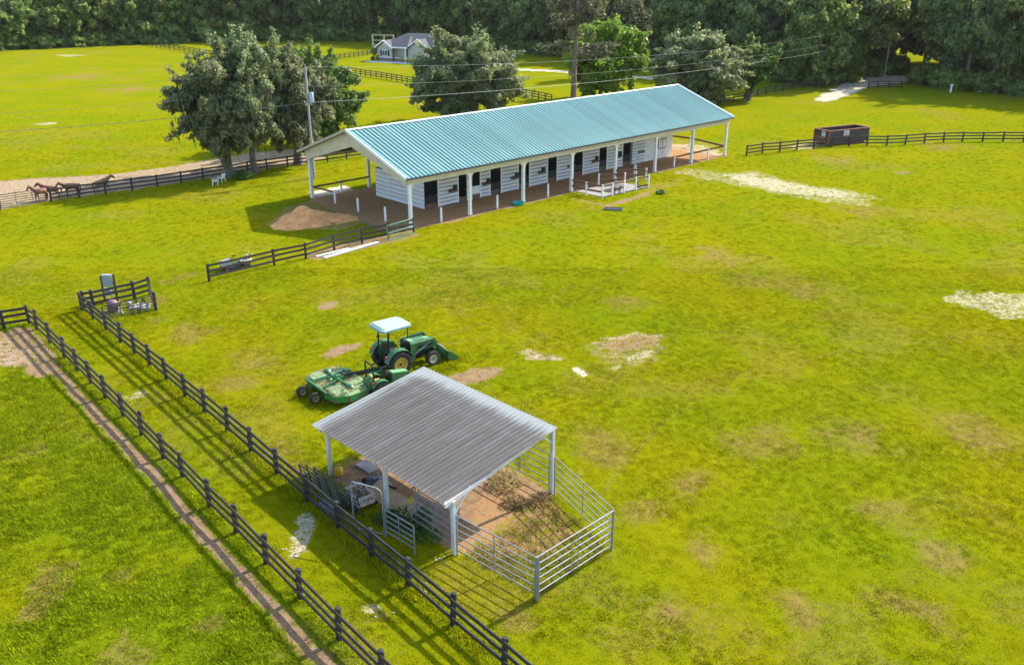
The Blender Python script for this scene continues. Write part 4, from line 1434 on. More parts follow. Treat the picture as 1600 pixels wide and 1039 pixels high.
far_fence('dark fence in the tree shade behind the right end of the barn', ((1105, 170), (1125, 163), (1160, 158), (1186, 150), (1240, 140), (1312, 134)), 14)
far_fence('short dark fence beside the drive pole', ((1356, 139), (1383, 138), (1408, 139)), 3)


def tube_gate(name, label, a, b, h, bars=5, r=.022, m='galv', z0=.15, cat='gate', grp=None, braces=(0.33, 0.66), tilt=0.0):
    t = thing(name, label, cat, a, math.atan2(b.y - a.y, b.x - a.x), grp)
    L = (b - a).length
    f = MB()
    f.tube([(0, 0, z0), (0, 0, h - .06), (.06, 0, h), (L - .06, 0, h), (L, 0, h - .06), (L, 0, z0), (0, 0, z0)], r * 1.2, 8)
    f.build('gate_frame', M[m], t, True)
    bb = MB(); bb.tube([(r * 1.3, 0, 0), (L - r * 1.3, 0, 0)], r, 6)
    bme = bb.mesh('bar', M[m], True)
    for k in range(1, bars):
        link('bar', bme, t, (0, 0, z0 + (h - z0) * (k / bars) ** 1.1))
    for q in braces:
        c = MB(); c.box(L * q - .02, L * q + .02, -.035, -.026, z0, h)
        c.build('upright', M[m], t)
    t.rotation_euler.x = tilt
    return t

tube_gate('tube_gate', 'tubular metal gate at the left end of the horse fence', ground(2.5, 328), ground(72, 317), 1.3, 6, .03, 'dark_steel', braces=(.35, .72))
b = MB(); b.box(-.09, .09, -.09, .09, -.1, 1.35)
tag(b.build('gate_post', M['black_paint']), 'black post at the left end of the tubular horse gate', 'gate post').location = ground(0, 329)
tube_gate('tube_gate', 'grey tubular gate closing the meter enclosure', ground(163, 503), ground(243, 486), 1.0, 5, .025, 'dark_steel')


def green_gate():
    a, b_ = ground(608, 377), ground(648.5, 365)
    t = tube_gate('farm_gate', 'green metal gate leaning against the end of the black board fence', a, b_, 1.22, 2, .035, 'gate_green', .08, braces=(.36, .7))
    t.rotation_euler.x = R(-9)
M['gate_green'] = mat('gate_green', (0.07, 0.18, 0.14), 0.5, col2=(0.1, 0.24, 0.17), scale=3)
green_gate()
tube_gate('tube_gate', 'far dark gate across the drive between the trees', ground(1352, 112), ground(1384, 110), 1.3, 5, .04, 'dark_steel')

# ------------------------------------------------------------------ metal shelter and pen
S_A, S_B = Vector((-8.35, 33.4, 2.4)), Vector((-2.5, 27.48, 2.4))     # low edge
S_Cc, S_D = Vector((-4.2, 37.8, 3.15)), Vector((1.68, 31.88, 3.15))    # high edge
def shelter():
    yaw = math.atan2(S_B.y - S_A.y, S_B.x - S_A.x)
    t = thing('metal_shelter', 'open shelter with a weathered ribbed metal roof on white steel posts', 'shelter', (S_A.x, S_A.y, 0), yaw)
    M4 = Matrix.Translation((S_A.x, S_A.y, 0)) @ Matrix.Rotation(yaw, 4, 'Z')
    inv = M4.inverted()
    A, Bq, Cq, D = [inv @ p for p in (S_A, S_B, S_Cc, S_D)]
    Ll = (Bq - A).length
    dep = (Cq.y + D.y) / 2
    sx = (Cq.x + (D.x - Bq.x)) / 2       # slight skew
    S = math.hypot(dep, .75)
    ang = math.atan2(.75, dep)
    n = 9
    wp = Ll / n
    rngs = random.Random(3)
    for i in range(n):
        b = MB()
        ny = 24
        # sheet with ribs, subdivided down the slope so that the map of weathering and painted rib light has room
        prof = []
        for k in range(4):
            x0 = wp * k / 4
            q = wp / 4
            prof += [(x0, 0), (x0 + q * .5 - .04, 0), (x0 + q * .5 - .016, .045), (x0 + q * .5 + .016, .045), (x0 + q * .5 + .04, 0)]
        prof.append((wp - .002, 0))
        vs, fs, wt = [], [], []
        for j in range(ny + 1):
            y = S * j / ny
            for (x, z) in prof:
                vs.append((x, y, z))
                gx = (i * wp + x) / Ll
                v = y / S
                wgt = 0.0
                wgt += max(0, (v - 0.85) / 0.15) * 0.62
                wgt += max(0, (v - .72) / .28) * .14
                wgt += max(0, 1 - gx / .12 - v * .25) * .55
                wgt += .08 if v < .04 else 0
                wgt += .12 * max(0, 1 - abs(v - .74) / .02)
                wt.append(wgt + (.2 if z > .01 else 0))  # rib tops painted lighter, the look of ribs catching the sun
        m_ = len(prof)
        for j in range(ny):
            for k in range(m_ - 1):
                fs.append((j * m_ + k, j * m_ + k + 1, (j + 1) * m_ + k + 1, (j + 1) * m_ + k))
        b.add(vs, fs)
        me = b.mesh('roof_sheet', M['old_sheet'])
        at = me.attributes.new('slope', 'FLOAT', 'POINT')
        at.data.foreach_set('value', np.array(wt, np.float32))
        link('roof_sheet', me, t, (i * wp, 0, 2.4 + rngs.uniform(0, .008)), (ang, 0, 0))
    # frame
    def rz(y): return 2.4 + .75 * y / dep - .06
    posts_low = [(-7.71, 33.42), (-4.98, 30.81), (-2.12, 27.8)]
    posts_hi = [(-3.9, 37.5), (-1.2, 34.75), (1.63, 31.99)]
    for q in posts_low + posts_hi:
        p = inv @ Vector((*q, 0))
        b = MB()
        b.box(-.075, .075, -.075, .075, -.1, rz(p.y) - .1)
        o = b.build('post', M['steel_post'], t)
        o.location = (p.x, p.y, 0)
    for ql, qh in zip(posts_low, posts_hi):
        p, q = inv @ Vector((*ql, 0)), inv @ Vector((*qh, 0))
        b = MB()
        b.beam((p.x, 0.1, rz(0.1) - .1), (q.x, dep + .05, rz(dep + .05) - .1), .1, .17)
        b.build('rafter', M['steel_post'], t)
        for pp, s in ((p, 1), (q, -1)):
            b = MB()
            b.beam((pp.x, pp.y, rz(pp.y) - .75), (pp.x, pp.y + s * .6, rz(pp.y + s * .6) - .18), .06, .06)
            b.build('knee_brace', M['steel_post'], t)
    for k in range(6):
        y = .2 + (dep - .3) * k / 5
        b = MB()
        b.box(.1, Ll - .02, y - .03, y + .03, rz(y) - .028, rz(y) + .045)
        b.build('purlin', M['steel_post'], t)
shelter()


def corral_panel(label, a, b, h=1.74, rails=6, r=.024, lean=0.0, z0=.28, group='corral panels of the pen', m='galv', mids=(.5,)):
    a, b = Vector(a), Vector(b)
    t = thing('corral_panel', label, 'fence panel', (a.x, a.y, 0), math.atan2(b.y - a.y, b.x - a.x), group)
    L = (b - a).length
    s = MB(); s.tube([(0, 0, 0), (0, 0, h + .02)], r * 1.25, 8)
    sm = s.mesh('stile', M[m], True)
    link('stile', sm, t, (.03, 0, 0)); link('stile', sm, t, (L - .03, 0, 0))
    rb = MB(); rb.tube([(.06, 0, 0), (L - .06, 0, 0)], r, 8)
    rm = rb.mesh('rail', M[m], True)
    for k in range(rails):
        link('rail', rm, t, (0, 0, z0 + (h - z0) * k / (rails - 1)))
    for q in mids:
        c = MB(); c.box(L * q - .025, L * q + .025, -.04, -.028, z0, h)
        c.build('upright', M[m], t)
    t.rotation_euler.x = lean
    return t

K1, K2 = Vector((.82, 25.2, 0)), Vector((3.72, 28.05, 0))
corral_panel('silver corral panel from the near shelter post to the front corner of the pen', (-2.03, 27.72, 0), K1)
corral_panel('silver corral panel across the open front of the pen', K1 + Vector((.06, .06, 0)), K2)
corral_panel('silver corral panel from the right corner of the pen back to the shelter post', K2 + Vector((-.02, .06, 0)), (1.72, 31.9, 0), mids=(.5,))
corral_panel('corral panel under the roof edge behind the dry weeds', (1.55, 32.1, 0), (-1.0, 34.6, 0))
corral_panel('corral panel deep under the shelter roof', (-1.1, 34.7, 0), (-3.7, 37.3, 0))
corral_panel('corral panel leaning below the low roof edge beside the near post', (-2.2, 27.95, 0), (-3.95, 29.75, 0), lean=R(12), h=1.6)
corral_panel('second corral panel leaning behind the first below the low roof edge', (-2.1, 28.25, 0), (-3.8, 30.0, 0), lean=R(9), h=1.55)
b = MB(); b.box(-.05, .05, -.05, .05, -.1, 1.82)
tag(b.build('steel_post', M['galv']), 'grey steel post at the front corner of the pen', 'post').location = K1 + Vector((0.03, -.06, 0))

# walk-through frame, its side panel and panels stacked against the fence
def arch():
    a, b_ = ground(553, 828), ground(597, 830)
    a = ground(551.5, 829); b_ = ground(596, 836)
    p0, p1 = Vector((-6.05, 29.35, 0)), Vector((-4.83, 28.9, 0))
    t = thing('walk_through_frame', 'arched galvanised walk through gate frame standing by the black fence', 'gate frame', p0, math.atan2(p1.y - p0.y, p1.x - p0.x))
    L = (p1 - p0).length
    m = MB()
    m.tube([(0, 0, 0), (0, 0, 2.05), (.08, 0, 2.15), (L - .25, 0, 2.1), (L - .06, 0, 2.0), (L, 0, 1.8), (L, 0, 0)], .03, 8)
    m.build('frame_tube', M['galv'], t, True)
    m = MB(); m.tube([(.03, 0, .12), (L - .03, 0, .12)], .022, 6)
    m.build('foot_bar', M['galv'], t, True)
arch()
corral_panel('short galvanised panel standing beside the arched gate frame', (-4.78, 28.88, 0), (-3.55, 27.75, 0), h=1.25, rails=5, group='corral panels by the black fence')

M['grey_plank'] = mat('grey_plank', (0.2, 0.19, 0.2), 0.8, var=0.25, stretch=(1, 6, 6))
def stacked():
    for i in range(3):
        a = ground(462 + i * 9, 760 + i * 5) + Vector((.28 + .1 * i, .22 + .1 * i, 0))
        b_ = a + Vector((2.15, -2.25, 0))
        corral_panel(['dark pipe panel leaning on the black fence left of the crate', 'middle one of the dark pipe panels leaning on the black fence', 'rearmost of the dark pipe panels leaning on the black fence'][i], a, b_, h=1.0 + .06 * i, rails=5, r=.022, lean=R(8 + 3 * i), group='pipe panels leaning on the black fence', m='dark_steel', z0=.15, mids=(.25, .5, .75))
    t = thing('grey_board', 'grey weathered board lying behind the black fence beside the crate', 'board', ground(514, 792, .3), R(-46))
    b = MB(); b.box(-.6, .6, -.13, .13, -.02, .02)
    o = b.build('plank', M['grey_plank'], t); o.rotation_euler = (R(35), 0, 0)
stacked()

def crate():
    c = ground(563, 786)
    t = thing('wire_crate', 'beige plastic crate full of scrap inside the arched gate frame', 'crate', c, R(-52))
    lx, ly, h = .55, .38, .42
    z0 = .18
    b = MB(); b.box(-lx, lx, -ly, ly, z0, z0 + .05); b.build('bottom', M['beige_plastic'], t)
    for nm, (x0, x1, y0, y1) in dict(a=(-lx, lx, -ly, -ly + .04), b=(-lx, lx, ly - .04, ly), c=(-lx, -lx + .04, -ly + .042, ly - .042), d=(lx - .04, lx, -ly + .042, ly - .042)).items():
        b = MB()
        b.box(x0, x1, y0, y1, z0 + .052, z0 + .14)
        b.box(x0, x1, y0, y1, z0 + h - .1, z0 + h)
        n = 6 if nm in 'ab' else 4
        for k in range(n + 1):
            if nm in 'ab':
                x = x0 + (x1 - x0 - .04) * k / n
                b.box(x, x + .04, y0 + .004, y1 - .004, z0 + .142, z0 + h - .102)
            else:
                y = y0 + (y1 - y0 - .04) * k / n
                b.box(x0 + .004, x1 - .004, y, y + .04, z0 + .142, z0 + h - .102)
        b.build('side', M['beige_plastic'], t)
    rng = random.Random(2)
    b = MB()
    for k in range(40):
        p = Vector((rng.uniform(-.4, .4), rng.uniform(-.25, .25), z0 + rng.uniform(.08, .36)))
        d = Vector((rng.uniform(-1, 1), rng.uniform(-1, 1), rng.uniform(-.4, .6))).normalized() * rng.uniform(.08, .22)
        b.beam(p, p + d, .05, .03)
    tag(b.build('scrap', M['scrap']), 'scrap wood and rags heaped in the beige crate', 'scrap', kind='stuff').matrix_world = t.matrix_basis
    b = MB()
    b.tube([(-.5, -.45, .09), (.5, -.45, .09)], .09, 8); b.tube([(-.5, .45, .09), (.5, .45, .09)], .09, 8)
    b.build('skid', M['dark_steel'], t)
crate()

def tarp():
    c = ground(580, 765)
    rng = np.random.default_rng(8)
    n = 12
    vs, fs = [], []
    for i in range(n):
        for j in range(n):
            x, y = (i / (n - 1) - .5) * 1.6, (j / (n - 1) - .5) * .8
            r = max(abs(x) / .8, abs(y) / .4)
            vs.append((x + rng.normal(0, .03), y + rng.normal(0, .03), max(0, .28 * (1 - r ** 2.2)) + abs(rng.normal(0, .04))))
    for i in range(n - 1):
        for j in range(n - 1):
            fs.append((i * n + j, (i + 1) * n + j, (i + 1) * n + j + 1, i * n + j + 1))
    b = MB(); b.add(vs, fs)
    o = b.build('tarpaulin', M['tarp'], None, True)
    o.location = c + Vector((.25, .35, .02)); o.rotation_euler = (0, 0, R(-45))
    tag(o, 'crumpled dark blue tarpaulin behind the beige crate', 'tarp')
tarp()

def jug(label, c, rz):
    t = thing('fuel_can', label, 'fuel can', c, rz, 'yellow fuel cans')
    b = MB()
    b.lathe([(.15, 0), (.19, .03), (.2, .2), (.17, .34), (.08, .44), (.05, .46)], 14, 'z')
    b.build('body', M['yellow_plastic'], t, True)
    b = MB(); b.tube([(-.1, 0, .42), (-.08, 0, .52), (.06, 0, .52), (.13, 0, .38)], .025, 6); b.build('handle', M['yellow_plastic'], t, True)
    b = MB(); b.lathe([(.04, .461), (.04, .52)], 8, 'z'); b.build('cap', M['seat_black'], t)
jug('yellow fuel can on the grass beside the left shelter post', ground(529.5, 742), .4)
jug('yellow fuel can under the low roof edge beside the leaning panels', ground(643, 795) , 1.2)

def ply():
    t = thing('plywood_sheet', 'tan curled plywood sheet lying under the low edge of the shelter roof', 'plywood sheet', ground(617, 790), R(-43))
    b = MB()
    n = 10
    for i in range(n):
        x0, x1 = -1.3 + 2.6 * i / n, -1.3 + 2.6 * (i + 1) / n
        z = lambda x: .05 + .12 * (x / 1.3) ** 2 + (0.1 if x < -1 else 0)
        b.hexa([(x0, -.35, z(x0)), (x1, -.35, z(x1)), (x1, .35, z(x1) + .3), (x0, .35, z(x0) + .3), (x0, -.36, z(x0) + .02), (x1, -.36, z(x1) + .02), (x1, .34, z(x1) + .32), (x0, .34, z(x0) + .32)])
    b.build('sheet', M['plywood'], t)
ply()
b = MB(); b.box(-.5, .5, -.3, .3, .0, .07)
o = tag(b.build('concrete_slab', M['concrete']), 'grey flat slab under the shelter roof behind the yellow can', 'slab'); o.location = ground(575, 730); o.rotation_euler = (0, 0, R(-45))

# ------------------------------------------------------------------ tractors
def wheel(parent, x, y, rr, wd, rimr, lugs, side, rim='jd_yellow', name='wheel'):
    w_ = link(name, None, parent, (x, y, rr))
    w_.empty_display_size = .1
    b = MB()
    h = wd / 2
    b.lathe([(rimr, -h * .85), (rr * .86, -h), (rr * .95, -h * .8), (rr * .96, 0), (rr * .95, h * .8), (rr * .86, h), (rimr, h * .85), (rimr * .97, 0), (rimr, -h * .85)], 28, 'y', cap=False)
    if lugs:
        for k in range(lugs):
            for s in (-1, 1):
                a0 = 2 * math.pi * (k + (0.5 if s > 0 else 0)) / lugs
                a1 = a0 + 2 * math.pi * .55 / lugs
                def q(a, yy, r): return Vector((r * math.cos(a), yy, r * math.sin(a)))
                p = [q(a0, s * h * .05, rr * .93), q(a0 + .07, s * h * .05, rr * .93), q(a1 + .09, s * h * .98, rr * .9), q(a1, s * h * .98, rr * .9)]
                p2 = [q(a0, s * h * .05, rr * 1.01), q(a0 + .06, s * h * .05, rr * 1.01), q(a1 + .07, s * h * .98, rr * .98), q(a1, s * h * .98, rr * .98)]
                b.hexa(p + p2)
    b.build('tyre', M['rubber'], w_, True)
    b = MB()
    s = side
    b.lathe([(rimr * 1.02, s * h * .78), (rimr * .98, s * h * .84), (rimr * .84, s * h * .7), (rimr * .78, s * h * .3), (rimr * .3, s * h * .26), (rimr * .26, s * h * .55), (.01, s * h * .56)], 24, 'y', cap=False)
    b.build('rim', M[rim], w_, True)
    for k in range(6):
        pass
    b = MB()
    b.lathe([(rimr * .18, s * h * .57), (rimr * .16, s * h * .75), (.01, s * h * .76)], 12, 'y')
    for k in range(6):
        a = k * math.pi / 3
        b.lathe([(.025, s * h * .27), (.025, s * h * .4), (.004, s * h * .41)], 6, 'y', .5 * rimr * math.cos(a), 0, .5 * rimr * math.sin(a))
    b.build('hub', M['seat_black'], w_)
    return w_

def fender(parent, y0, y1, rr, cz, m, a0=20, a1=170, name='fender'):
    b = MB()
    n = 12
    pr = []
    for k in range(n + 1):
        a = R(a0 + (a1 - a0) * k / n)
        pr.append((math.cos(a), math.sin(a)))
    for (c0, s0), (c1, s1) in zip(pr[:-1], pr[1:]):
        q = lambda c, s, r, y: (c * r, y, cz + s * r)
        b.hexa([q(c0, s0, rr, y0), q(c0, s0, rr, y1), q(c0, s0, rr + .035, y1), q(c0, s0, rr + .035, y0), q(c1, s1, rr, y0), q(c1, s1, rr, y1), q(c1, s1, rr + .035, y1), q(c1, s1, rr + .035, y0)])
    return b.build(name, M[m], parent)

def steering(parent, x, z, r):
    s = link('steering_wheel', None, parent, (x, 0, z), (0, R(-35), 0))
    b = MB()
    ring = [(r * math.cos(2 * math.pi * k / 16), r * math.sin(2 * math.pi * k / 16), 0) for k in range(17)]
    b.tube(ring, .018, 6, cap=False)
    b.build('wheel_rim', M['seat_black'], s, True)
    b = MB(); b.tube([(0, 0, -.4), (0, 0, 0)], .025, 6)
    for k in range(3):
        a = 2.1 * k
        b.beam((0, 0, 0), (r * math.cos(a), r * math.sin(a), 0), .025, .012)
    b.build('column', M['seat_black'], s)

def big_tractor():
    t = thing('farm_tractor', 'green farm tractor with white canopy, yellow rims and front loader', 'tractor', (-6.42, 44.15, 0), R(37.7))
    for s in (-1, 1):
        wheel(t, 0, s * .82, .70, .44, .40, 16, s, name='rear_wheel')
        wheel(t, 2.12, s * .72, .42, .28, .25, 14, s, name='front_wheel', rim='rim_pale')
        fender(t, s * .62 if s > 0 else -1.02, 1.02 if s > 0 else -.62, .78, .70, 'jd_green', 15, 165)
        b = MB(); b.box(-.4, .5, s * .6 - .02, s * .6 + .02, .75, 1.42); b.build('fender_side', M['jd_green'], t)
        b = MB(); b.lathe([(.075, 0), (.08, -.06), (.03, -.08)], 10, 'x', -.74, s * .78, 1.22); b.build('tail_lamp', M['red_lamp'], t)
    b = MB()
    b.hexa([(-.35, -.3, .5), (1.0, -.22, .5), (1.0, .22, .5), (-.35, .3, .5), (-.35, -.3, .95), (1.0, -.22, .9), (1.0, .22, .9), (-.35, .3, .95)])
    b.box(1.002, 2.5, -.17, .17, .5, .86)
    b.tube([(2.12, -.6, .45), (2.12, .6, .45)], .08, 8)
    b.tube([(0, -.6, .7), (0, .6, .7)], .12, 8)
    b.build('chassis', M['seat_black'], t)
    b = MB()
    # bonnet with sloped nose and chamfered top
    sec = lambda x, wd, z0, z1: [(x, -wd, z0), (x, -wd, z1 - .1), (x, -wd + .08, z1), (x, wd - .08, z1), (x, wd, z1 - .1), (x, wd, z0)]
    ss = [sec(.98, .33, .87, 1.5), sec(1.6, .32, .87, 1.47), sec(2.35, .29, .87, 1.36), sec(2.62, .26, .88, 1.22), sec(2.68, .24, .9, 1.05)]
    vs = [p for q in ss for p in q]
    fs = []
    for i in range(len(ss) - 1):
        for k in range(6):
            k2 = (k + 1) % 6
            fs.append((i * 6 + k, i * 6 + k2, (i + 1) * 6 + k2, (i + 1) * 6 + k))
    fs += [tuple(range(6)), tuple(range(24, 30))]
    b.add(vs, fs)
    hd = b.build('bonnet', M['jd_green'], t)
    b = MB()
    b.hexa([(1.02, -.235, 1.502), (2.33, -.195, 1.366), (2.33, .195, 1.366), (1.02, .235, 1.502), (1.02, -.235, 1.512), (2.33, -.195, 1.376), (2.33, .195, 1.376), (1.02, .235, 1.512)])
    b.build('bonnet_top', M['jd_pale'], hd)  # bonnet top in a paler green than its sides
    b = MB(); b.box(1.5, 2.3, -.325, -.312, 1.02, 1.18); b.box(1.5, 2.3, .312, .325, 1.02, 1.18); b.build('side_grille', M['seat_black'], hd)
    b = MB(); b.box(1.05, 1.75, -.345, -.3305, 1.24, 1.29); b.box(1.05, 1.75, .3305, .345, 1.24, 1.29); b.build('yellow_stripe', M['jd_yellow'], hd)
    b = MB(); b.box(.86, 1.0, -.3, .3, .9, 1.52); b.hexa([(.7, -.26, 1.2), (.86, -.28, 1.2), (.86, .28, 1.2), (.7, .26, 1.2), (.78, -.26, 1.5), (.86, -.28, 1.56), (.86, .28, 1.56), (.78, .26, 1.5)])
    b.build('dashboard', M['seat_black'], t)
    steering(t, .62, 1.5, .2)
    b = MB(); b.tube([(1.25, .34, 1.35), (1.25, .34, 2.2), (1.22, .34, 2.32)], .035, 8); b.build('exhaust', M['dark_steel'], t, True)
    b = MB(); b.box(-.1, .86, -.6, .6, .82, .9); b.box(.5, .86, -.6, .6, .7, .82); b.build('platform', M['seat_black'], t)
    b = MB()
    b.hexa([(-.22, -.27, 1.05), (.28, -.27, 1.05), (.28, .27, 1.05), (-.22, .27, 1.05), (-.2, -.25, 1.2), (.26, -.25, 1.22), (.26, .25, 1.22), (-.2, .25, 1.2)])
    b.hexa([(-.32, -.26, 1.15), (-.2, -.26, 1.15), (-.2, .26, 1.15), (-.32, .26, 1.15), (-.42, -.22, 1.72), (-.32, -.22, 1.72), (-.32, .22, 1.72), (-.42, .22, 1.72)])
    b.box(-.1, .1, -.12, .12, .9, 1.05)
    b.build('seat', M['seat_black'], t)
    b = MB()
    for s in (-1, 1):
        b.beam((-.45, s * .55, .8), (-.42, s * .52, 2.5), .09, .07)
        b.beam((-.42, s * .52, 2.46), (.5, s * .5, 2.52), .06, .06)
    b.beam((-.43, -.55, 2.44), (-.43, .55, 2.44), .07, .07)
    b.build('roll_bar', M['seat_black'], t)
    # canopy: shallow dome with a drooping rim
    cz = 2.56
    out = [(-.78, -.78), (.82, -.72), (.98, -.5), (.98, .5), (.82, .72), (-.78, .78), (-.9, .6), (-.9, -.6)]
    b = MB()
    vs = [(x, y, cz) for x, y in out] + [(x * .98, y * .98, cz + .1) for x, y in out] + [(x * .8, y * .78, cz + .21) for x, y in out]
    fs = []
    for i in range(8):
        j = (i + 1) % 8
        fs.append((i, j, 8 + j, 8 + i))
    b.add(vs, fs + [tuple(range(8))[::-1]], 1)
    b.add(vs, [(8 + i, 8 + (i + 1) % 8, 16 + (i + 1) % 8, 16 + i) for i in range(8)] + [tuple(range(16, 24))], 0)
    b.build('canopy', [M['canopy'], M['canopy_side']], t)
    # loader
    for s in (-1, 1):
        b = MB()
        b.beam((1.0, s * .52, .5), (1.02, s * .52, 1.42), .09, .26)
        b.build('loader_mast', M['jd_green'], t)
        b = MB()
        b.beam((.95, s * .52, 1.4), (2.35, s * .56, 1.42), .08, .14)
        b.beam((2.28, s * .56, 1.46), (3.05, s * .56, .42), .08, .17)
        b.build('loader_arm', M['jd_green'], t)
        b = MB()
        b.tube([(1.05, s * .52, .8), (1.8, s * .54, 1.18)], .045, 8)
        b.tube([(1.8, s * .54, 1.18), (2.2, s * .55, 1.36)], .025, 8)
        b.tube([(2.45, s * .66, 1.2), (2.95, s * .66, .75)], .04, 8)
        b.build('hydraulic_ram', M['galv'], t, True)
    b = MB(); b.tube([(2.5, -.55, 1.15), (2.5, .55, 1.15)], .06, 8); b.build('cross_tube', M['jd_green'], t, True)
    b = MB()
    # open bucket: back, floor, two cheeks
    prof = [(3.05, .62), (3.02, .2), (3.15, .06), (3.75, .04), (3.75, .07), (3.17, .1), (3.07, .22), (3.1, .62)]
    b.prism(prof, 1, -.9, .9)
    for s in (-.9, .87):
        b.prism([(3.06, .6), (3.06, .2), (3.2, .08), (3.72, .075), (3.6, .25), (3.2, .6)], 1, s, s + .03)
    b.build('bucket', M['jd_green'], t)
    for s in (-1, 1):
        b = MB()
        b.tube([(1.1, s * .47, 1.3), (1.5, s * .46, 1.54), (2.2, s * .48, 1.56), (2.6, s * .5, 1.2), (2.9, s * .5, .8)], .018, 6)
        b.build('hydraulic_hose', M['seat_black'], t, True)
        b = MB(); b.lathe([(.07, 0), (.075, .03), (.02, .04)], 10, 'x', 2.66, s * .14, 1.12); b.build('headlamp', M['sign_white'], t)
        b = MB(); b.box(.55, .9, s * .62 - .12, s * .62 + .12, .38, .42); b.box(.7, .75, s * .62 - .02, s * .62 + .02, .42, .75); b.build('step', M['seat_black'], t)
    b = MB(); b.box(2.69, 2.72, -.18, .18, .92, 1.05); b.build('front_grille', M['seat_black'], t)
    b = MB(); b.box(2.5, 2.62, -.3, .3, .45, .8); b.build('front_weight', M['jd_green'], t)
    b = MB(); b.beam((-.43, -.35, 1.75), (-.43, .35, 1.75), .04, .05); b.tube([(-.43, .4, 2.0), (-.6, .4, 2.0)], .05, 8); b.build('work_lamp_bar', M['seat_black'], t)
    # three point linkage and drawbar
    b = MB()
    b.tube([(-.2, -.3, .55), (-1.1, -.38, .5)], .045, 8); b.tube([(-.2, .3, .55), (-1.1, .38, .5)], .045, 8); b.tube([(-.3, 0, .95), (-.9, 0, .8)], .04, 8)
    b.box(-1.2, -.3, -.05, .05, .38, .43)
    b.build('linkage', M['seat_black'], t, True)
M['rim_pale'] = mat('rim_pale', (0.55, 0.5, 0.36), 0.5, var=0.15)
big_tractor()

def small_tractor():
    t = thing('compact_tractor', 'small green tractor with a black roll bar, half hidden by the shelter roof', 'tractor', (-6.78, 41.12, 0), R(35))
    for s in (-1, 1):
        wheel(t, 0, s * .5, .47, .3, .25, 12, s, name='rear_wheel')
        wheel(t, 1.45, s * .45, .3, .2, .16, 0, s, name='front_wheel')
        fender(t, s * .3 if s > 0 else -.62, .62 if s > 0 else -.3, .53, .47, 'jd_green', 10, 150)
        b = MB(); b.box(-.47, -.41, s * .48 - .06, s * .48 + .06, .92, 1.02); b.build('warning_lamp', M['orange_lamp'], t)
    b = MB(); b.box(-.3, 1.7, -.22, .22, .35, .62); b.tube([(0, -.4, .47), (0, .4, .47)], .08, 8); b.tube([(1.45, -.4, .3), (1.45, .4, .3)], .05, 8); b.build('chassis', M['seat_black'], t)
    b = MB()
    b.hexa([(.75, -.27, .6), (1.85, -.22, .6), (1.85, .22, .6), (.75, .27, .6), (.75, -.24, 1.12), (1.72, -.18, .98), (1.72, .18, .98), (.75, .24, 1.12)])
    b.build('bonnet', M['jd_green'], t)
    b = MB()
    b.hexa([(.8, -.2, 1.117), (1.68, -.15, .99), (1.68, .15, .99), (.8, .2, 1.117), (.8, -.2, 1.127), (1.68, -.15, 1.0), (1.68, .15, 1.0), (.8, .2, 1.127)])
    b.build('bonnet_top', M['jd_pale'], t)
    b = MB(); b.box(.62, .75, -.24, .24, .6, 1.15); b.build('dashboard', M['seat_black'], t)
    steering(t, .42, 1.12, .17)
    b = MB(); b.box(-.2, .2, -.22, .22, .7, .84); b.hexa([(-.25, -.2, .8), (-.15, -.2, .8), (-.15, .2, .8), (-.25, .2, .8), (-.33, -.18, 1.2), (-.25, -.18, 1.2), (-.25, .18, 1.2), (-.33, .18, 1.2)]); b.build('seat', M['jd_yellow'], t)
    b = MB(); b.tube([(-.35, -.42, .5), (-.38, -.42, 1.75), (-.38, -.34, 1.88), (-.38, .34, 1.88), (-.38, .42, 1.75), (-.35, .42, .5)], .045, 8); b.build('roll_bar', M['seat_black'], t, True)
    b = MB(); b.box(.15, .75, -.4, .4, .5, .56); b.build('platform', M['seat_black'], t)
    b = MB(); b.hexa([(-.55, -.3, .5), (-.3, -.3, .5), (-.3, .3, .5), (-.55, .3, .5), (-.5, -.28, 1.0), (-.3, -.28, 1.05), (-.3, .28, 1.05), (-.5, .28, 1.0)]); b.build('rear_cover', M['jd_green'], t)
small_tractor()

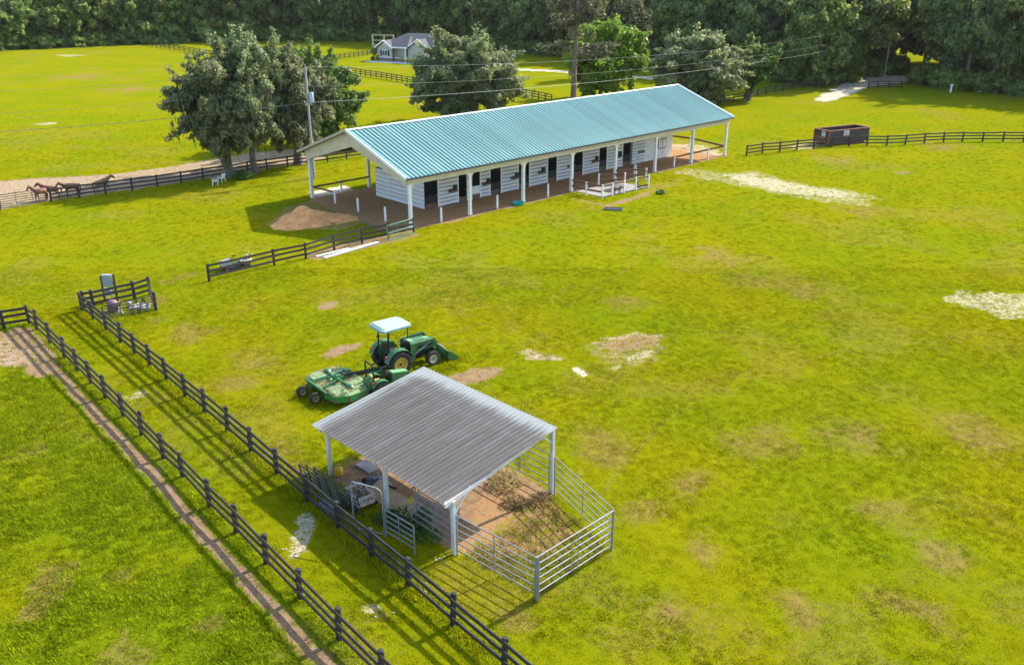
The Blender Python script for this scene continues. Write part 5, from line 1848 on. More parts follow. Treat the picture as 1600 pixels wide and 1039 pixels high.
def mower():
    t = thing('rotary_cutter', 'wide faded green pull behind rotary mower with rust patches', 'mower', (-8.85, 41.5, 0), R(38.5))
    def slab(outline, z0, z1, nm, m):
        b = MB(); b.prism(outline, 2, z0, z1); return b.build(nm, M[m], t)
    slab([(-1.1, -.62), (1.15, -.62), (1.15, .62), (-1.1, .62)], .56, .64, 'centre_deck', 'deck_green')
    for s in (1, -1):
        o = [(-1.1, s * .66), (1.1, s * .66), (1.15, s * 1.2), (.8, s * 1.75), (-.3, s * 1.85), (-.95, s * 1.5)]
        vs = [(x, y, .62 if abs(y) < .7 else .58) for x, y in o]
        b = MB()
        hi = [(x * .9, s * .66 + (y - s * .66) * .85, z + .1 + (0.04 if abs(y) < 1 else 0)) for x, y, z in vs]
        n = 6
        b.add(vs + hi, [tuple(range(n)), tuple(range(n, 2 * n))] + [(i, (i + 1) % n, n + (i + 1) % n, n + i) for i in range(n)])
        b.build('wing_deck', M['deck_green'], t)
        b = MB()
        for i in range(1, n - 1):
            (x0, y0, z0), (x1, y1, z1) = vs[i], vs[i + 1]
            b.beam((x0, y0, .42), (x1, y1, .42), .03, .34)
        b.beam((-.95, s * 1.5, .42), (-1.1, s * .66, .42), .03, .34)
        b.build('skirt', M['deck_skirt'], t)
        b = MB(); b.lathe([(.2, .66), (.2, .74), (.12, .82), (.08, .85)], 12, 'z', .1, s * 1.2); b.build('gearbox', M['jd_green'], t, True)
        b = MB(); b.beam((-.1, s * .15, .86), (.05, s * 1.1, .8), .09, .08); b.build('drive_shaft', M['jd_green'], t)
        b = MB(); b.beam((-.8, s * .64, .72), (.9, s * .64, .72), .08, .08); b.build('hinge', M['jd_green'], t)
    b = MB()
    b.beam((-1.16, -1.1, .66), (-1.16, 1.1, .66), .1, .12); b.beam((-1.05, -.5, .72), (.2, -.16, .86), .08, .08); b.beam((-1.05, .5, .72), (.2, .16, .86), .08, .08)
    b.build('rear_frame', M['jd_green'], t)
    b = MB(); b.box(-.15, .3, -.2, .2, .66, .88); b.box(-.05, .2, -.12, .12, .882, .95); b.build('main_gearbox', M['jd_green'], t)
    b = MB(); b.hexa([(.5, .1, .65), (1.0, .1, .65), (1.0, .55, .65), (.5, .55, .65), (.6, .2, 1.0), (.9, .2, .95), (.9, .45, .95), (.6, .45, 1.0)]); b.build('shaft_guard', M['jd_green'], t)
    b = MB(); b.tube([(.3, 0, .9), (1.6, .05, .72), (2.5, .1, .62)], .07, 8); b.build('drive_line', M['seat_black'], t, True)
    b = MB(); b.beam((.9, -.4, .55), (2.6, 0, .5), .1, .12); b.beam((.9, .4, .55), (2.6, 0, .5), .1, .12); b.build('tongue', M['deck_skirt'], t)
    for y in (-.5, .62):
        wheel(t, -1.5 - (.15 if y > 0 else 0), y, .31, .2, .18, 0, -1, rim='rim_dull')
        if y in (-.42, .62):
            b = MB(); b.beam((-1.16, y + .13, .6), (-1.62, y + .13, .36), .07, .09); b.build('wheel_arm', M['deck_skirt'], t)
def clippings():
    m = bpy.data.objects['rotary_cutter']
    rng = np.random.default_rng(14)
    n = 420
    x, y = rng.uniform(-1.05, 1.0, n), rng.normal(0, .8, n).clip(-1.6, 1.6)
    z = np.where(np.abs(y) < .62, .645, .735) - np.abs(y) * .012
    P = np.c_[x, y, z + rng.uniform(0, .02, n)]
    v, f = cards(P, rng.normal(size=(n, 3)) * .25 + np.array([0, 0, 1.0]), .085, rng, 2.4)
    me = np_mesh('grass_clippings', v, f, [M['weed_dry']])
    tint_attr(me, rng.uniform(0, .8, n))
    tag(link('grass_clippings', me, m), kind='stuff')
M['rim_dull'] = mat('rim_dull', (0.36, 0.36, 0.12), 0.6, col2=(0.2, 0.17, 0.08), scale=6)
mower()
clippings()

# ------------------------------------------------------------------ meter enclosure
def meter():
    t = thing('meter_rack', 'grey electric meter boxes mounted between two dark posts', 'meter rack', ground(174, 470), R(-3))
    for x in (-.42, .42):
        b = MB(); b.box(x - .05, x + .05, -.05, .05, -.1, 1.68 if x < 0 else 1.8); b.build('post', M['black_paint'], t)
    for z in (.6, 1.2):
        b = MB(); b.box(-.37, .37, -.02, .02, z, z + .1); b.build('crossbar', M['black_paint'], t)
    b = MB(); b.box(-.26, .3, -.2, -.025, 1.05, 1.78); b.box(-.3, .34, -.24, .0, 1.782, 1.82); b.build('meter_box', M['meter_grey'], t)
    b = MB(); b.box(-.3, .12, -.2, -.025, .45, .9); b.build('switch_box', M['meter_grey'], t)
    b = MB(); b.tube([(.2, -.08, 0), (.2, -.08, 1.05)], .03, 8); b.tube([(-.1, -.08, 0), (-.1, -.08, .45)], .03, 8); b.build('conduit', M['white_plastic'], t, True)
meter()
def pump():
    t = thing('pressure_tank', 'brown purple well pressure tank in the meter enclosure', 'tank', ground(178, 488))
    b = MB(); b.lathe([(.16, 0), (.3, .1), (.33, .2), (.33, .62), (.26, .76), (.1, .84)], 18, 'z'); b.build('tank', M['tank_purple'], t, True)
    b = MB(); b.box(-.42, .42, -.3, .3, -.02, .05); b.build('base', M['concrete'], t)
    b = MB(); b.tube([(.3, -.1, .1), (.6, -.2, .12), (.7, -.2, .0)], .035, 8); b.build('pipe', M['white_plastic'], t, True)
    rng = random.Random(3)
    b = MB()
    for k in range(5):
        r = .17 + .02 * k
        ring = [(.34 + .05 * math.sin(a) + .02 * k, r * math.cos(a), .48 + r * math.sin(a)) for a in [2 * math.pi * q / 16 for q in range(17)]]
        b.tube(ring, .022, 6, cap=False)
    b.build('hose_coil', M['tank_purple'], t, True)
pump()
b = MB()
b.hexa([(-.55, -.4, -.02), (.6, -.35, -.02), (.55, .4, -.02), (-.3, .45, -.02), (-.55, -.4, .14), (.6, -.35, .1), (.55, .4, .16), (-.3, .45, .2)])
o = tag(b.build('stone_slab', M['rock']), 'white stone slab on the ground in the meter enclosure', 'slab'); o.location = ground(219, 481)
b = MB(); b.lathe([(.14, 0), (.16, .1), (.15, .3), (.1, .36)], 10, 'z')
o = tag(b.build('water_valve', M['meter_grey'], None, True), 'small grey capped valve beside the white slab', 'valve'); o.location = ground(203, 480)

# ------------------------------------------------------------------ odds and ends on the lawn
def cart():
    t = thing('garden_cart', 'small old ride on mower with a grey hood behind the board fence', 'ride-on mower', ground(372, 419), R(38))
    for x, r in ((-.95, .2), (.5, .3)):
        for s in (-1, 1):
            wheel(t, x, s * .38, r, .2, r * .55, 0, s, rim='rim_pale')
    b = MB(); b.box(-.3, .8, -.35, .35, .28, .36); b.box(-.85, .6, -.5, .5, .18, .26); b.build('deck', M['dark_steel'], t)
    b = MB(); b.hexa([(-1.2, -.3, .35), (-.5, -.3, .35), (-.5, .3, .35), (-1.2, .3, .35), (-1.12, -.26, .72), (-.5, -.28, .78), (-.5, .28, .78), (-1.12, .26, .72)]); b.build('hood', M['meter_grey'], t)
    b = MB(); b.box(.2, .62, -.25, .25, .45, .56); b.hexa([(.6, -.24, .5), (.68, -.24, .5), (.68, .24, .5), (.6, .24, .5), (.68, -.2, .9), (.75, -.2, .9), (.75, .2, .9), (.68, .2, .9)]); b.build('seat', M['beige_plastic'], t)
    b = MB(); b.tube([(-.5, 0, .7), (-.25, 0, .95)], .02, 6); b.lathe([(.15, .94), (.16, .96), (.15, .98)], 14, 'z', -.22, 0, 0); b.build('steering', M['seat_black'], t)
    b = MB()
    for s in (-1, 1):
        b.tube([(.6, s * .33, .36), (.9, s * .33, .65), (1.05, s * .33, 1.0)], .025, 6)
    b.box(.35, .95, -.48, -.37, .5, .58); b.box(.35, .95, .37, .48, .5, .58)
    b.build('fender', M['white_plastic'], t)
cart()

for i, (a, c, wd, lab) in enumerate((((494, 402), (545, 390), .28, 'white painted board lying along the fence, left one'), ((507, 404), (590, 380), .36, 'longer white board lying along the black fence in front of the barn'))):
    g0, g1 = ground(*a), ground(*c)
    b = MB(); b.beam(g0 + Vector((0, 0, .06)), g1 + Vector((0, 0, .09)), wd, .05)
    tag(b.build('white_plank', M['white_paint']), lab, 'plank', 'white boards lying by the fence')

def sand_pile():
    n = 46
    cx = ground(487, 344)
    x = np.linspace(-1, 1, n)
    X, Y = np.meshgrid(x, x)
    r = np.hypot(X, Y)
    wx, wy = X * 3.7, Y * 3.0
    h = np.clip(1 - (r * (1 + .18 * np.sin(3 * np.arctan2(Y, X)))) ** 1.25, 0, 1)
    pk = np.exp(-((wx + .5) ** 2 + (wy - .9) ** 2) / 1.1)
    Z = .55 * h + .72 * pk * (h > 0) + (fbm(wx + 50, wy + 50, .7, 3, 5) - .5) * .6 * np.clip(h * 4, 0, 1) - .03
    ca, sa = math.cos(R(30)), math.sin(R(30))
    v = np.c_[(wx * ca - wy * sa).ravel(), (wx * sa + wy * ca).ravel(), Z.ravel()]
    i = (np.arange(n - 1)[:, None] * n + np.arange(n - 1)[None, :]).ravel()
    me = np_mesh('sand_pile', v, np.c_[i, i + 1, i + n + 1, i + n], [M['sand']])
    me.shade_smooth()
    o = link('sand_pile', me, None, cx)
    tag(o, 'heap of orange brown sand on the shaded grass by the barn gable', 'sand pile')
M['sand'] = mat('orange_sand', (0.82, 0.38, 0.13), 0.95, col2=(0.56, 0.25, 0.09), scale=1.6, bump=0.5, bscale=7)
sand_pile()

def plastic_chair(label, loc, rz):
    t = thing('garden_chair', label, 'chair', loc, rz, 'white garden chairs')
    for sx in (-1, 1):
        for sy in (-1, 1):
            b = MB(); b.beam((sx * .26, sy * .25, 0), (sx * .21, sy * .21, .43), .05, .05); b.build('leg', M['white_plastic'], t)
        b = MB(); b.beam((-.22, sx * .27, .64), (.24, sx * .27, .66), .05, .03); b.beam((.22, sx * .26, .43), (.24, sx * .27, .65), .04, .03); b.build('arm', M['white_plastic'], t)
    b = MB(); b.box(-.23, .25, -.24, .24, .42, .46); b.build('seat', M['white_plastic'], t)
    b = MB()
    for k in range(5):
        y = -.2 + .1 * k
        b.beam((-.22, y, .46), (-.32, y, .84), .06, .02)
    b.beam((-.31, -.25, .86), (-.31, .25, .86), .03, .09)
    b.build('backrest', M['white_plastic'], t)
plastic_chair('white plastic garden chair nearer the camera, left one of two under the oak', ground(336.5, 290), R(200))
plastic_chair('white plastic garden chair nearest to the oak trunk, right one of two', ground(347, 285), R(150))

b = MB(); b.lathe([(.5, 0), (.56, .22), (.58, .24), (.52, .23), (.47, .06), (.01, .05)], 22, 'z')
o = tag(b.build('feed_tub', M['teal_plastic'], None, True), 'round teal rubber tub at the foot of a white barn post', 'tub'); o.location = ground(810, 320)

def dumpster():
    a, b_, c = ground(1270, 226), ground(1294, 229.5), ground(1359, 222.5)
    ang = math.atan2((c - b_).y, (c - b_).x)
    L = 6.6
    W = 2.4
    t = thing('roll_off_dumpster', 'black roll off dumpster with orange rim behind the right fence', 'dumpster', b_ + Vector((0, .2, 0)), ang)
    h = 1.75
    z0 = .22
    for nm, q in dict(front=(0, L, 0, .06), back=(0, L, W - .06, W), left=(0, .06, .062, W - .062), right=(L - .06, L, .062, W - .062)).items():
        b = MB(); b.box(q[0], q[1], q[2], q[3], z0, h); b.build('side_wall', M['dump_black'], t)
    b = MB(); b.box(.07, L - .07, .07, W - .07, z0, z0 + .08); b.build('floor', M['dump_black'], t)
    b = MB()
    for q in ((-.05, L + .05, -.06, .08), (-.05, L + .05, W - .08, W + .06)):
        b.box(*q, h, h + .1)
    b.box(-.05, .09, .082, W - .082, h, h + .1); b.box(L - .09, L + .05, .082, W - .082, h, h + .1)
    b.build('rim', M['dump_orange'], t)
    b = MB()
    for x, y in ((-.03, -.03), (-.03, W + .0)):
        b.box(x - .06, x + .08, y - .06, y + .06, z0, h - .002)
    b.box(-.09, -.005, .0, W - .06, .85, 1.0); b.box(-.09, -.005, .0, W - .06, .3, .42)
    b.beam((-.05, .1, .35), (-.05, 1.6, .95), .06, .1)
    b.build('door_frame', M['dump_orange'], t)
    b = MB(); b.box(.2, L - .2, .4, .58, 0, z0); b.box(.2, L - .2, W - .58, W - .4, 0, z0); b.build('skid_rail', M['dump_orange'], t)
    for x0, x1, y0, y1, z, along_x in ((2.4, 3.25, 0, 0, 1.1, True), (0, 0, .5, 1.1, 1.08, False)):
        b = MB()
        if along_x:
            b.box(x0, x1, -.02, -.004, z, z + .6)
        else:
            b.box(-.1, -.092, y0, y1, z, z + .6)
        s = b.build('sign_plate', M['sign_white'], t)
        b = MB()
        if along_x:
            b.prism([(x0 + .08, z + .33), (x0 + .32, z + .33), (x0 + .2, z + .52)], 1, -.03, -.022)
            b.box(x0 + .4, x1 - .1, -.03, -.022, z + .36, z + .44); b.box(x0 + .1, x1 - .12, -.03, -.022, z + .1, z + .2)
        else:
            b.box(-.106, -.102, y0 + .1, y1 - .1, z + .34, z + .48); b.box(-.106, -.102, y0 + .1, y1 - .1, z + .1, z + .18)
        b.build('sign_mark', M['sign_dark'], s)
dumpster()

def bucket_lid():
    t = thing('feed_trough', 'old grey wooden trough lying on the lawn before the wash rack', 'trough', ground(958, 328), R(-12))
    b = MB(); b.box(-.8, .8, -.3, .3, 0, .05); b.box(-.8, .8, -.33, -.302, 0, .16); b.box(-.8, .8, .302, .33, 0, .16); b.box(-.83, -.802, -.33, .33, 0, .16); b.box(.802, .83, -.33, .33, 0, .16)
    b.build('box', M['grey_plank'], t)
bucket_lid()

# pale rubble in the sandy patches and by the fence
def rubble():
    rng = random.Random(12)
    b = MB()
    spots = [((1024, 290), .5, 8), ((1005, 290), .6, 10), ((690, 875), .25, 7), ((770, 582), 1.2, 26), ((745, 592), .9, 14), ((590, 965), .5, 6), ((470, 830), .8, 8), ((450, 860), .4, 6),  ((905, 582), .4, 6), ((1015, 545), 1.2, 14), ((667, 918), .3, 5), ((1150, 282), 2.6, 30), ((1230, 298), 2.6, 34), ((1310, 306), 2.4, 26), ((1530, 474), 1.2, 22), ((1585, 484), 1.0, 16), ((985, 548), 1.3, 22), ((480, 350), 2.4, 30), ((800, 820), 1.0, 16), ((830, 800), .8, 12)]
    for (px, py), r, n in spots:
        c = ground(px, py)
        for _ in range(n):
            x, y, s = c.x + rng.gauss(0, r * .6), c.y + rng.gauss(0, r * .6), rng.uniform(.02, .075)
            vs = [(x + s * rng.uniform(.6, 1.2) * math.cos(k * 1.047), y + s * rng.uniform(.6, 1.2) * math.sin(k * 1.047), -.02) for k in range(6)]
            tp = [(x + .6 * (p[0] - x), y + .6 * (p[1] - y), s * rng.uniform(.3, .7)) for p in vs]
            b.add(vs + tp, [(6, 7, 8, 9, 10, 11)] + [(i, (i + 1) % 6, 6 + (i + 1) % 6, 6 + i) for i in range(6)])
    tag(b.build('rubble', M['rock']), 'scattered pale stones in the worn patches of lawn', 'stones', kind='stuff')
rubble()

# ------------------------------------------------------------------ horses
def horse(label, loc, rz, coat, neck_up=0.55, head_dir=(1, 0), legs=(0.12, -0.1, -0.08, 0.14), s=0.93):
    """one skinned body; x is forward"""
    V, E, Rr = [], [], []
    def add(p, r, par=None):
        V.append(p); Rr.append(r)
        if par is not None:
            E.append((par, len(V) - 1))
        return len(V) - 1
    hip = add((-.55, 0, 1.12), (.28, .3))
    bel = add((-.1, 0, 1.06), (.29, .33), hip)
    che = add((.38, 0, 1.1), (.26, .32), bel)
    wit = add((.58, 0, 1.22), (.19, .27), che)
    hx, hy = head_dir
    n1 = add((.8, .08 * hy, 1.24 + .3 * neck_up), (.14, .215), wit)
    n2 = add((1.0, .22 * hy, 1.24 + .62 * neck_up), (.11, .165), n1)
    pol = add((1.12, .3 * hy, 1.24 + .8 * neck_up), (.1, .13), n2)
    h1 = add((1.14 + .18 * hx, .3 * hy + .14 * hy, 1.1 + .8 * neck_up), (.095, .125), pol)
    h2 = add((1.16 + .36 * hx, .3 * hy + .26 * hy, .88 + .8 * neck_up), (.07, .08), h1)
    for sy in (-1, 1):
        add((1.17, .3 * hy + sy * .05, 1.36 + .8 * neck_up), (.015, .02), pol)
    t1 = add((-.82, 0, 1.18), (.06, .06), hip)
    for i, sy in enumerate((-1, 1)):
        d = legs[i]
        a = add((.45, sy * .13, .82), (.1, .12), che)
        k = add((.47 + d * .5, sy * .13, .46), (.058, .065), a)
        f = add((.45 + d, sy * .13, .13), (.04, .045), k)
        add((.5 + d, sy * .13, .01), (.055, .055), f)
    for i, sy in enumerate((-1, 1)):
        d = legs[2 + i]
        a = add((-.5, sy * .14, .82), (.13, .17), hip)
        k = add((-.72 + d * .5, sy * .13, .5), (.06, .07), a)
        f = add((-.62 + d, sy * .13, .13), (.042, .048), k)
        add((-.57 + d, sy * .13, .01), (.055, .055), f)
    me = bpy.data.meshes.new('horse')
    me.from_pydata(V, E, [])
    o = bpy.data.objects.new('horse_body', me)
    C.objects.link(o)
    o.modifiers.new('skin', 'SKIN')
    for i, r in enumerate(Rr):
        me.skin_vertices[0].data[i].radius = r
    me.skin_vertices[0].data[0].use_root = True
    sb = o.modifiers.new('sub', 'SUBSURF')
    sb.levels = sb.render_levels = 1
    dg = bpy.context.evaluated_depsgraph_get()
    m2 = bpy.data.meshes.new_from_object(o.evaluated_get(dg))
    bpy.data.objects.remove(o)
    m2.materials.clear(); m2.materials.append(M[coat])
    m2.shade_smooth()
    t = thing('horse', label, 'horse', loc, rz, 'horses in the lane')
    t.scale = (s, s, s)
    link('body', m2, t)
    b = MB(); b.tube([(-.84, 0, 1.2), (-.95, 0, 1.0), (-.95, .02, .6), (-.93, .02, .45)], [.04, .075, .06, .02], 6); b.build('tail', M['mane'], t, True)
    b = MB(); b.tube([(.66, 0, 1.4), (.88, .08 * hy, 1.34 + .3 * neck_up), (1.08, .22 * hy, 1.3 + .64 * neck_up), (1.18, .3 * hy, 1.3 + .8 * neck_up)], [.03, .045, .05, .035], 6); b.build('mane', M['mane'], t, True)

hx = ground(80, 315.6) - ground(2, 328)
fa = math.atan2(hx.y, hx.x)
horse('chestnut horse with its head out leftmost, behind the tubular gate', ground(66, 315), fa + math.pi + .35, 'coat_red', .62, (1, .1))
horse('red brown horse standing close behind the gate post, second from the left', ground(77, 313.5) + Vector((.1, .45, 0)), fa + math.pi - .5, 'coat_red', .5, (.9, -.3), (.0, .1, .05, -.05))
horse('dark bay horse with its rump to the right behind the first fence bay', ground(108, 310) + Vector((0, .7, 0)), fa + math.pi + .1, 'coat_bay', .45, (1, .2), (-.1, .12, .1, -.12))
horse('tan bay horse walking right on its own behind the fence', ground(157, 303) + Vector((0, .6, 0)), fa + .15, 'coat_tan', .42, (1, 0), (.2, -.12, .16, -.14))

# ------------------------------------------------------------------ grey house far behind
def house():
    base = ground(640, 99)
    left, right = ground(590, 95), ground(700, 103)
    ang = math.atan2(right.y - left.y, right.x - left.x) + R(8)
    t = thing('grey_house', 'low grey green house with white trim and dark shingle roof far behind', 'house', left, ang)
    def wall(x0, x1, y0, y1, h=2.9, m='siding'):
        b = MB(); b.box(x0, x1, y0, y1, 0, h); return b.build('wall', M[m], t)
    def gable(x0, x1, y, hw, hp):
        b = MB(); b.prism([(x0, hw), (x1, hw), ((x0 + x1) / 2, hp)], 1, y, y + .3); return b.build('gable', M['siding'], t)
    wall(0, 4.2, 0, 9); wall(4.2, 6.8, 1.2, 9); wall(8.2, 14, .4, 9); wall(6.8, 8.2, 2.6, 9); wall(14, 19, 1.5, 9)
    gable(0, 4.2, 0, 2.9, 4.3); gable(8.2, 14, .4, 2.9, 4.7)
    def slope(p, nm='roof', m='shingle'):
        b = MB(); q = [Vector(v) for v in p]; n = (q[1] - q[0]).cross(q[2] - q[0]).normalized()
        if n.z < 0: n = -n
        k = len(q)
        b.add([v for v in q] + [v + n * .1 for v in q], [tuple(range(k)), tuple(range(k, 2 * k))] + [(i, (i + 1) % k, k + (i + 1) % k, k + i) for i in range(k)])
        return b.build(nm, M[m], t)
    # main hip roof
    slope([(-.4, -.0, 2.95), (19.4, 1.1, 2.95), (14.5, 5, 5.9), (5.5, 5, 5.9)])
    slope([(-.4, 9.4, 2.9), (19.4, 9.4, 2.9), (14.5, 5, 5.9), (5.5, 5, 5.9)])
    slope([(-.4, 0, 2.95), (-.4, 9.4, 2.9), (5.5, 5, 5.9)]); slope([(19.4, 1.1, 2.9), (19.4, 9.4, 2.9), (14.5, 5, 5.9)])
    # gabled wings
    for x0, x1, y, hp in ((-.4, 4.6, -.5, 4.5), (7.8, 14.4, -.1, 4.95)):
        xm = (x0 + x1) / 2
        slope([(x0, y, 2.82), (xm, y, hp), (xm, 5, hp), (x0, 5, 2.82)]); slope([(x1, y, 2.82), (xm, y, hp), (xm, 5, hp), (x1, 5, 2.82)])
        for xa in (x0, x1):
            b = MB(); b.beam((xa, y - .06, 2.86), (xm, y - .06, hp + .04), .1, .28); b.build('rake_board', M['white_trim'], t)
    # porch: hipped roof on a white fascia
    slope([(4.3, -.6, 3.15), (8.6, -.6, 3.15), (7.4, 3, 5.5), (6.2, 3, 5.5)]); slope([(4.3, -.6, 3.15), (6.2, 3, 5.5), (4.3, 4, 3.6)]); slope([(8.6, -.6, 3.15), (7.4, 3, 5.5), (8.6, 4, 3.6)])
    b = MB(); b.box(4.2, 8.7, -.72, -.6, 2.95, 3.25); b.build('porch_fascia', M['white_trim'], t)
    for x in (4.5, 7.9):
        b = MB(); b.box(x, x + .25, -.5, -.25, 0, 2.94); b.build('porch_post', M['white_trim'] if x > 6 else M['brown_wood'], t)
    b = MB(); b.box(7.0, 8.0, 2.52, 2.59, 0, 2.2); d = b.build('door', M['door_blue'], t)
    b = MB(); b.box(7.25, 7.75, 2.49, 2.515, 1.3, 2.0); b.build('door_glass', M['glass'], d)
    b = MB(); b.box(1.4, 2.9, -.06, -.005, 1.15, 2.35); wn = b.build('window', M['white_trim'], t)
    for x in (1.5, 2.2):
        b = MB(); b.box(x, x + .6, -.09, -.062, 1.25, 2.25); b.build('pane', M['glass'], wn)
    for x in (.95, 2.95):
        b = MB(); b.box(x, x + .4, -.08, -.005, 1.1, 2.4); b.build('shutter', M['black_door'], t)
    b = MB(); b.box(0, 6.8, -.12, -.09, 0, .75); b.build('stone_skirt', M['stone'], t)
    b = MB(); b.box(0, 6.8, -.2, -.1, .752, .9); b.build('water_table', M['white_trim'], t)
    b = MB(); b.box(1.85, 2.35, -.03, -.005, 3.4, 3.85); b.build('gable_vent', M['white_trim'], t)
    b = MB(); b.box(-1, 14, -4.2, -.8, -.05, .04); tag(b.build('driveway', M['driveway']), 'pale concrete drive before the grey house', 'driveway', kind='structure').matrix_world = t.matrix_basis
    for x, r in ((-.9, .9),):
        me, _ = crown_mesh('shrub', M['leaf_dark'], 91, .9, .9, 1.5, 1.3, 14, 60, .3, crad=.45, low=-.9)
        o = link('clipped_shrub', me, None, t.matrix_basis @ Vector((x, -.4, 0)))
        tag(o, 'dark upright shrub at the left corner of the grey house', 'shrub')
    # pale vehicle-like bundle before the porch
    b = MB(); b.lathe([(.35, 0), (.45, .3), (.3, .55), (.05, .6)], 10, 'z'); o = tag(b.build('porch_planter', M['stone'], None, True), 'dark planter beside the house door', 'planter'); o.location = t.matrix_basis @ Vector((8.9, -.3, 0))
M['driveway'] = mat('driveway', (0.6, 0.58, 0.55), 0.9, var=0.1)
house()

def run():
    t = thing('dog_run', 'tall grey pen of posts and rails left of the far house', 'pen', ground(582, 82), R(-20))
    for x in (0, 3.3, 6.0):
        b = MB(); b.box(x, x + .25, 0, .25, 0, 4.4); b.build('post', M['weathered_wood'], t)
    for z in (1.6, 2.8, 4.1):
        b = MB(); b.box(.27, 5.95, .05, .2, z, z + .25); b.build('rail', M['weathered_wood'], t)
    b = MB(); b.box(.3, 5.9, .3, 2.5, 0, 1.3); b.build('shed_wall', M['brown_wood'], t)
run()
b = MB(); b.box(-1.1, 1.1, -.8, .8, .5, 1.9); b.box(-.7, .7, -.79, .79, 1.902, 2.5)
for x in (-.7, .7):
    b.lathe([(.35, -.85), (.35, -.6)], 12, 'y', x, 0, .35)
o = tag(b.build('parked_truck', M['white_plastic']), 'tiny white vehicle at the foot of the far wood left of the pine', 'vehicle'); o.location = ground(802, 90); o.scale = (.55, .55, .55)

# ------------------------------------------------------------------ power line
PL, PR_ = ground(491, 279), ground(1381, 127)
def pole(label, base, h, r, transformer):
    t = thing('power_pole', label, 'power pole', base, 0, 'power poles')
    b = MB(); b.tube([(0, 0, -.1), (0, 0, h)], [r, r * .7], 10); b.build('pole', M['pole_wood'] if not transformer else M['pole_grey'], t, True)
    b = MB(); b.tube([(0, 0, h), (0, 0, h + .35)], .05, 8); b.build('insulator', M['meter_grey'], t)
    if transformer:
        b = MB(); b.lathe([(.2, h - 3.3), (.25, h - 3.25), (.25, h - 2.4), (.18, h - 2.3)], 14, 'z', .38, -.1); b.build('transformer', M['meter_grey'], t, True)
        b = MB(); b.box(-.04, .3, -.05, .05, h - 2.75, h - 2.65); b.box(-.3, .0, -.03, .03, h - .9, h - .8); b.build('bracket', M['dark_steel'], t)
M['pole_grey'] = mat('pole_grey', (0.34, 0.35, 0.36), 0.8, var=0.15, scale=2, stretch=(5, 5, 0.5))
pole('grey power pole with a transformer beside the left barn gable', PL, 10.9, .14, True)
pole('brown power pole at the sandy drive before the wood', PR_, 12.5, .16, False)
def wire(label, a, b_, sag, r):
    m = MB()
    n = 40
    m.tube([a.lerp(b_, k / n) - Vector((0, 0, 4 * sag * (k / n) * (1 - k / n))) for k in range(n + 1)], r, 5, cap=False)
    tag(m.build('power_line', M['wire']), label, 'power line', 'power lines over the barn')
P3 = PL + Vector((-46, -22, 0))
for hl, hr_, sag, r, nm in ((11.0, 10.6, 2.0, .009, 'topmost thin power line'), (9.15, 9.0, 1.9, .009, 'middle thin power line'), (7.6, 7.8, 1.6, .02, 'lowest thick cable of the power line')):
    wire(nm + ' between the two poles over the barn', PL + Vector((0, 0, hl)), PR_ + Vector((0, 0, hr_)), sag, r)
    wire(nm + ' leading left from the grey pole past the oaks', PL + Vector((0, 0, hl)), P3 + Vector((0, 0, hl)), .9, r)

# white marker by the right wood
b = MB(); b.box(-.12, .12, -.12, .12, 0, 1.1); b.box(-.2, .2, -.15, .15, 1.102, 1.4)
o = tag(b.build('white_marker', M['white_plastic']), 'small white marker post at the foot of the right wood', 'marker post'); o.location = ground(1485, 145)

# ------------------------------------------------------------------ grass and weeds
def grass_material(name, bright=1.0, dry=False, green=False):
    m = bpy.data.materials.new(name)
    m.use_nodes = True
    t = m.node_tree
    t.nodes.clear()
    c, g, noise, mix, rng = lawn_color(t)
    if dry:
        c = mix(c, (0.3, 0.205, 0.06), 0.75)
    if green:
        c = mix(c, (0.1, 0.175, 0.006), 0.42)
    oi = t.nodes.new('ShaderNodeObjectInfo')
    hs = t.nodes.new('ShaderNodeHueSaturation')
    t.links.new(rng(oi.outputs['Random'], 0, 1, 0.62 * bright, 2.0 * bright), hs.inputs['Value'])
    t.links.new(c, hs.inputs['Color'])
    d = t.nodes.new('ShaderNodeBsdfDiffuse')
    tr = t.nodes.new('ShaderNodeBsdfTranslucent')
    mx = t.nodes.new('ShaderNodeMixShader')
    mx.inputs[0].default_value = .35
    o = t.nodes.new('ShaderNodeOutputMaterial')
    t.links.new(hs.outputs[0], d.inputs[0]); t.links.new(hs.outputs[0], tr.inputs[0])
    t.links.new(d.outputs[0], mx.inputs[1]); t.links.new(tr.outputs[0], mx.inputs[2])
    t.links.new(mx.outputs[0], o.inputs[0])
    return m
M['grass'] = grass_material('grass_blades')
M['grass_green'] = grass_material('green_grass_blades', 1.0, False, True)
M['grass_dry'] = grass_material('dry_grass_blades', 1.0, True)

def tuft(name, m, n, h, spread, wd, seed, lean=.6):
    rng = np.random.default_rng(seed)
    an = rng.uniform(0, 6.28, n)
    r = spread * np.sqrt(rng.uniform(0, 1, n))
    px, py = r * np.cos(an), r * np.sin(an)
    a2 = rng.uniform(0, 6.28, n)
    hh = h * rng.uniform(.5, 1.2, n)
    lx, ly = np.cos(a2) * hh * lean, np.sin(a2) * hh * lean
    wx, wy = -np.sin(a2) * wd, np.cos(a2) * wd
    v = np.stack([np.c_[px - wx, py - wy, np.zeros(n) - .01], np.c_[px + wx, py + wy, np.zeros(n) - .01], np.c_[px + lx, py + ly, hh]], 1).reshape(-1, 3)
    me = np_mesh(name, v, np.arange(3 * n).reshape(n, 3), [m])
    return bpy.data.objects.new(name, me)

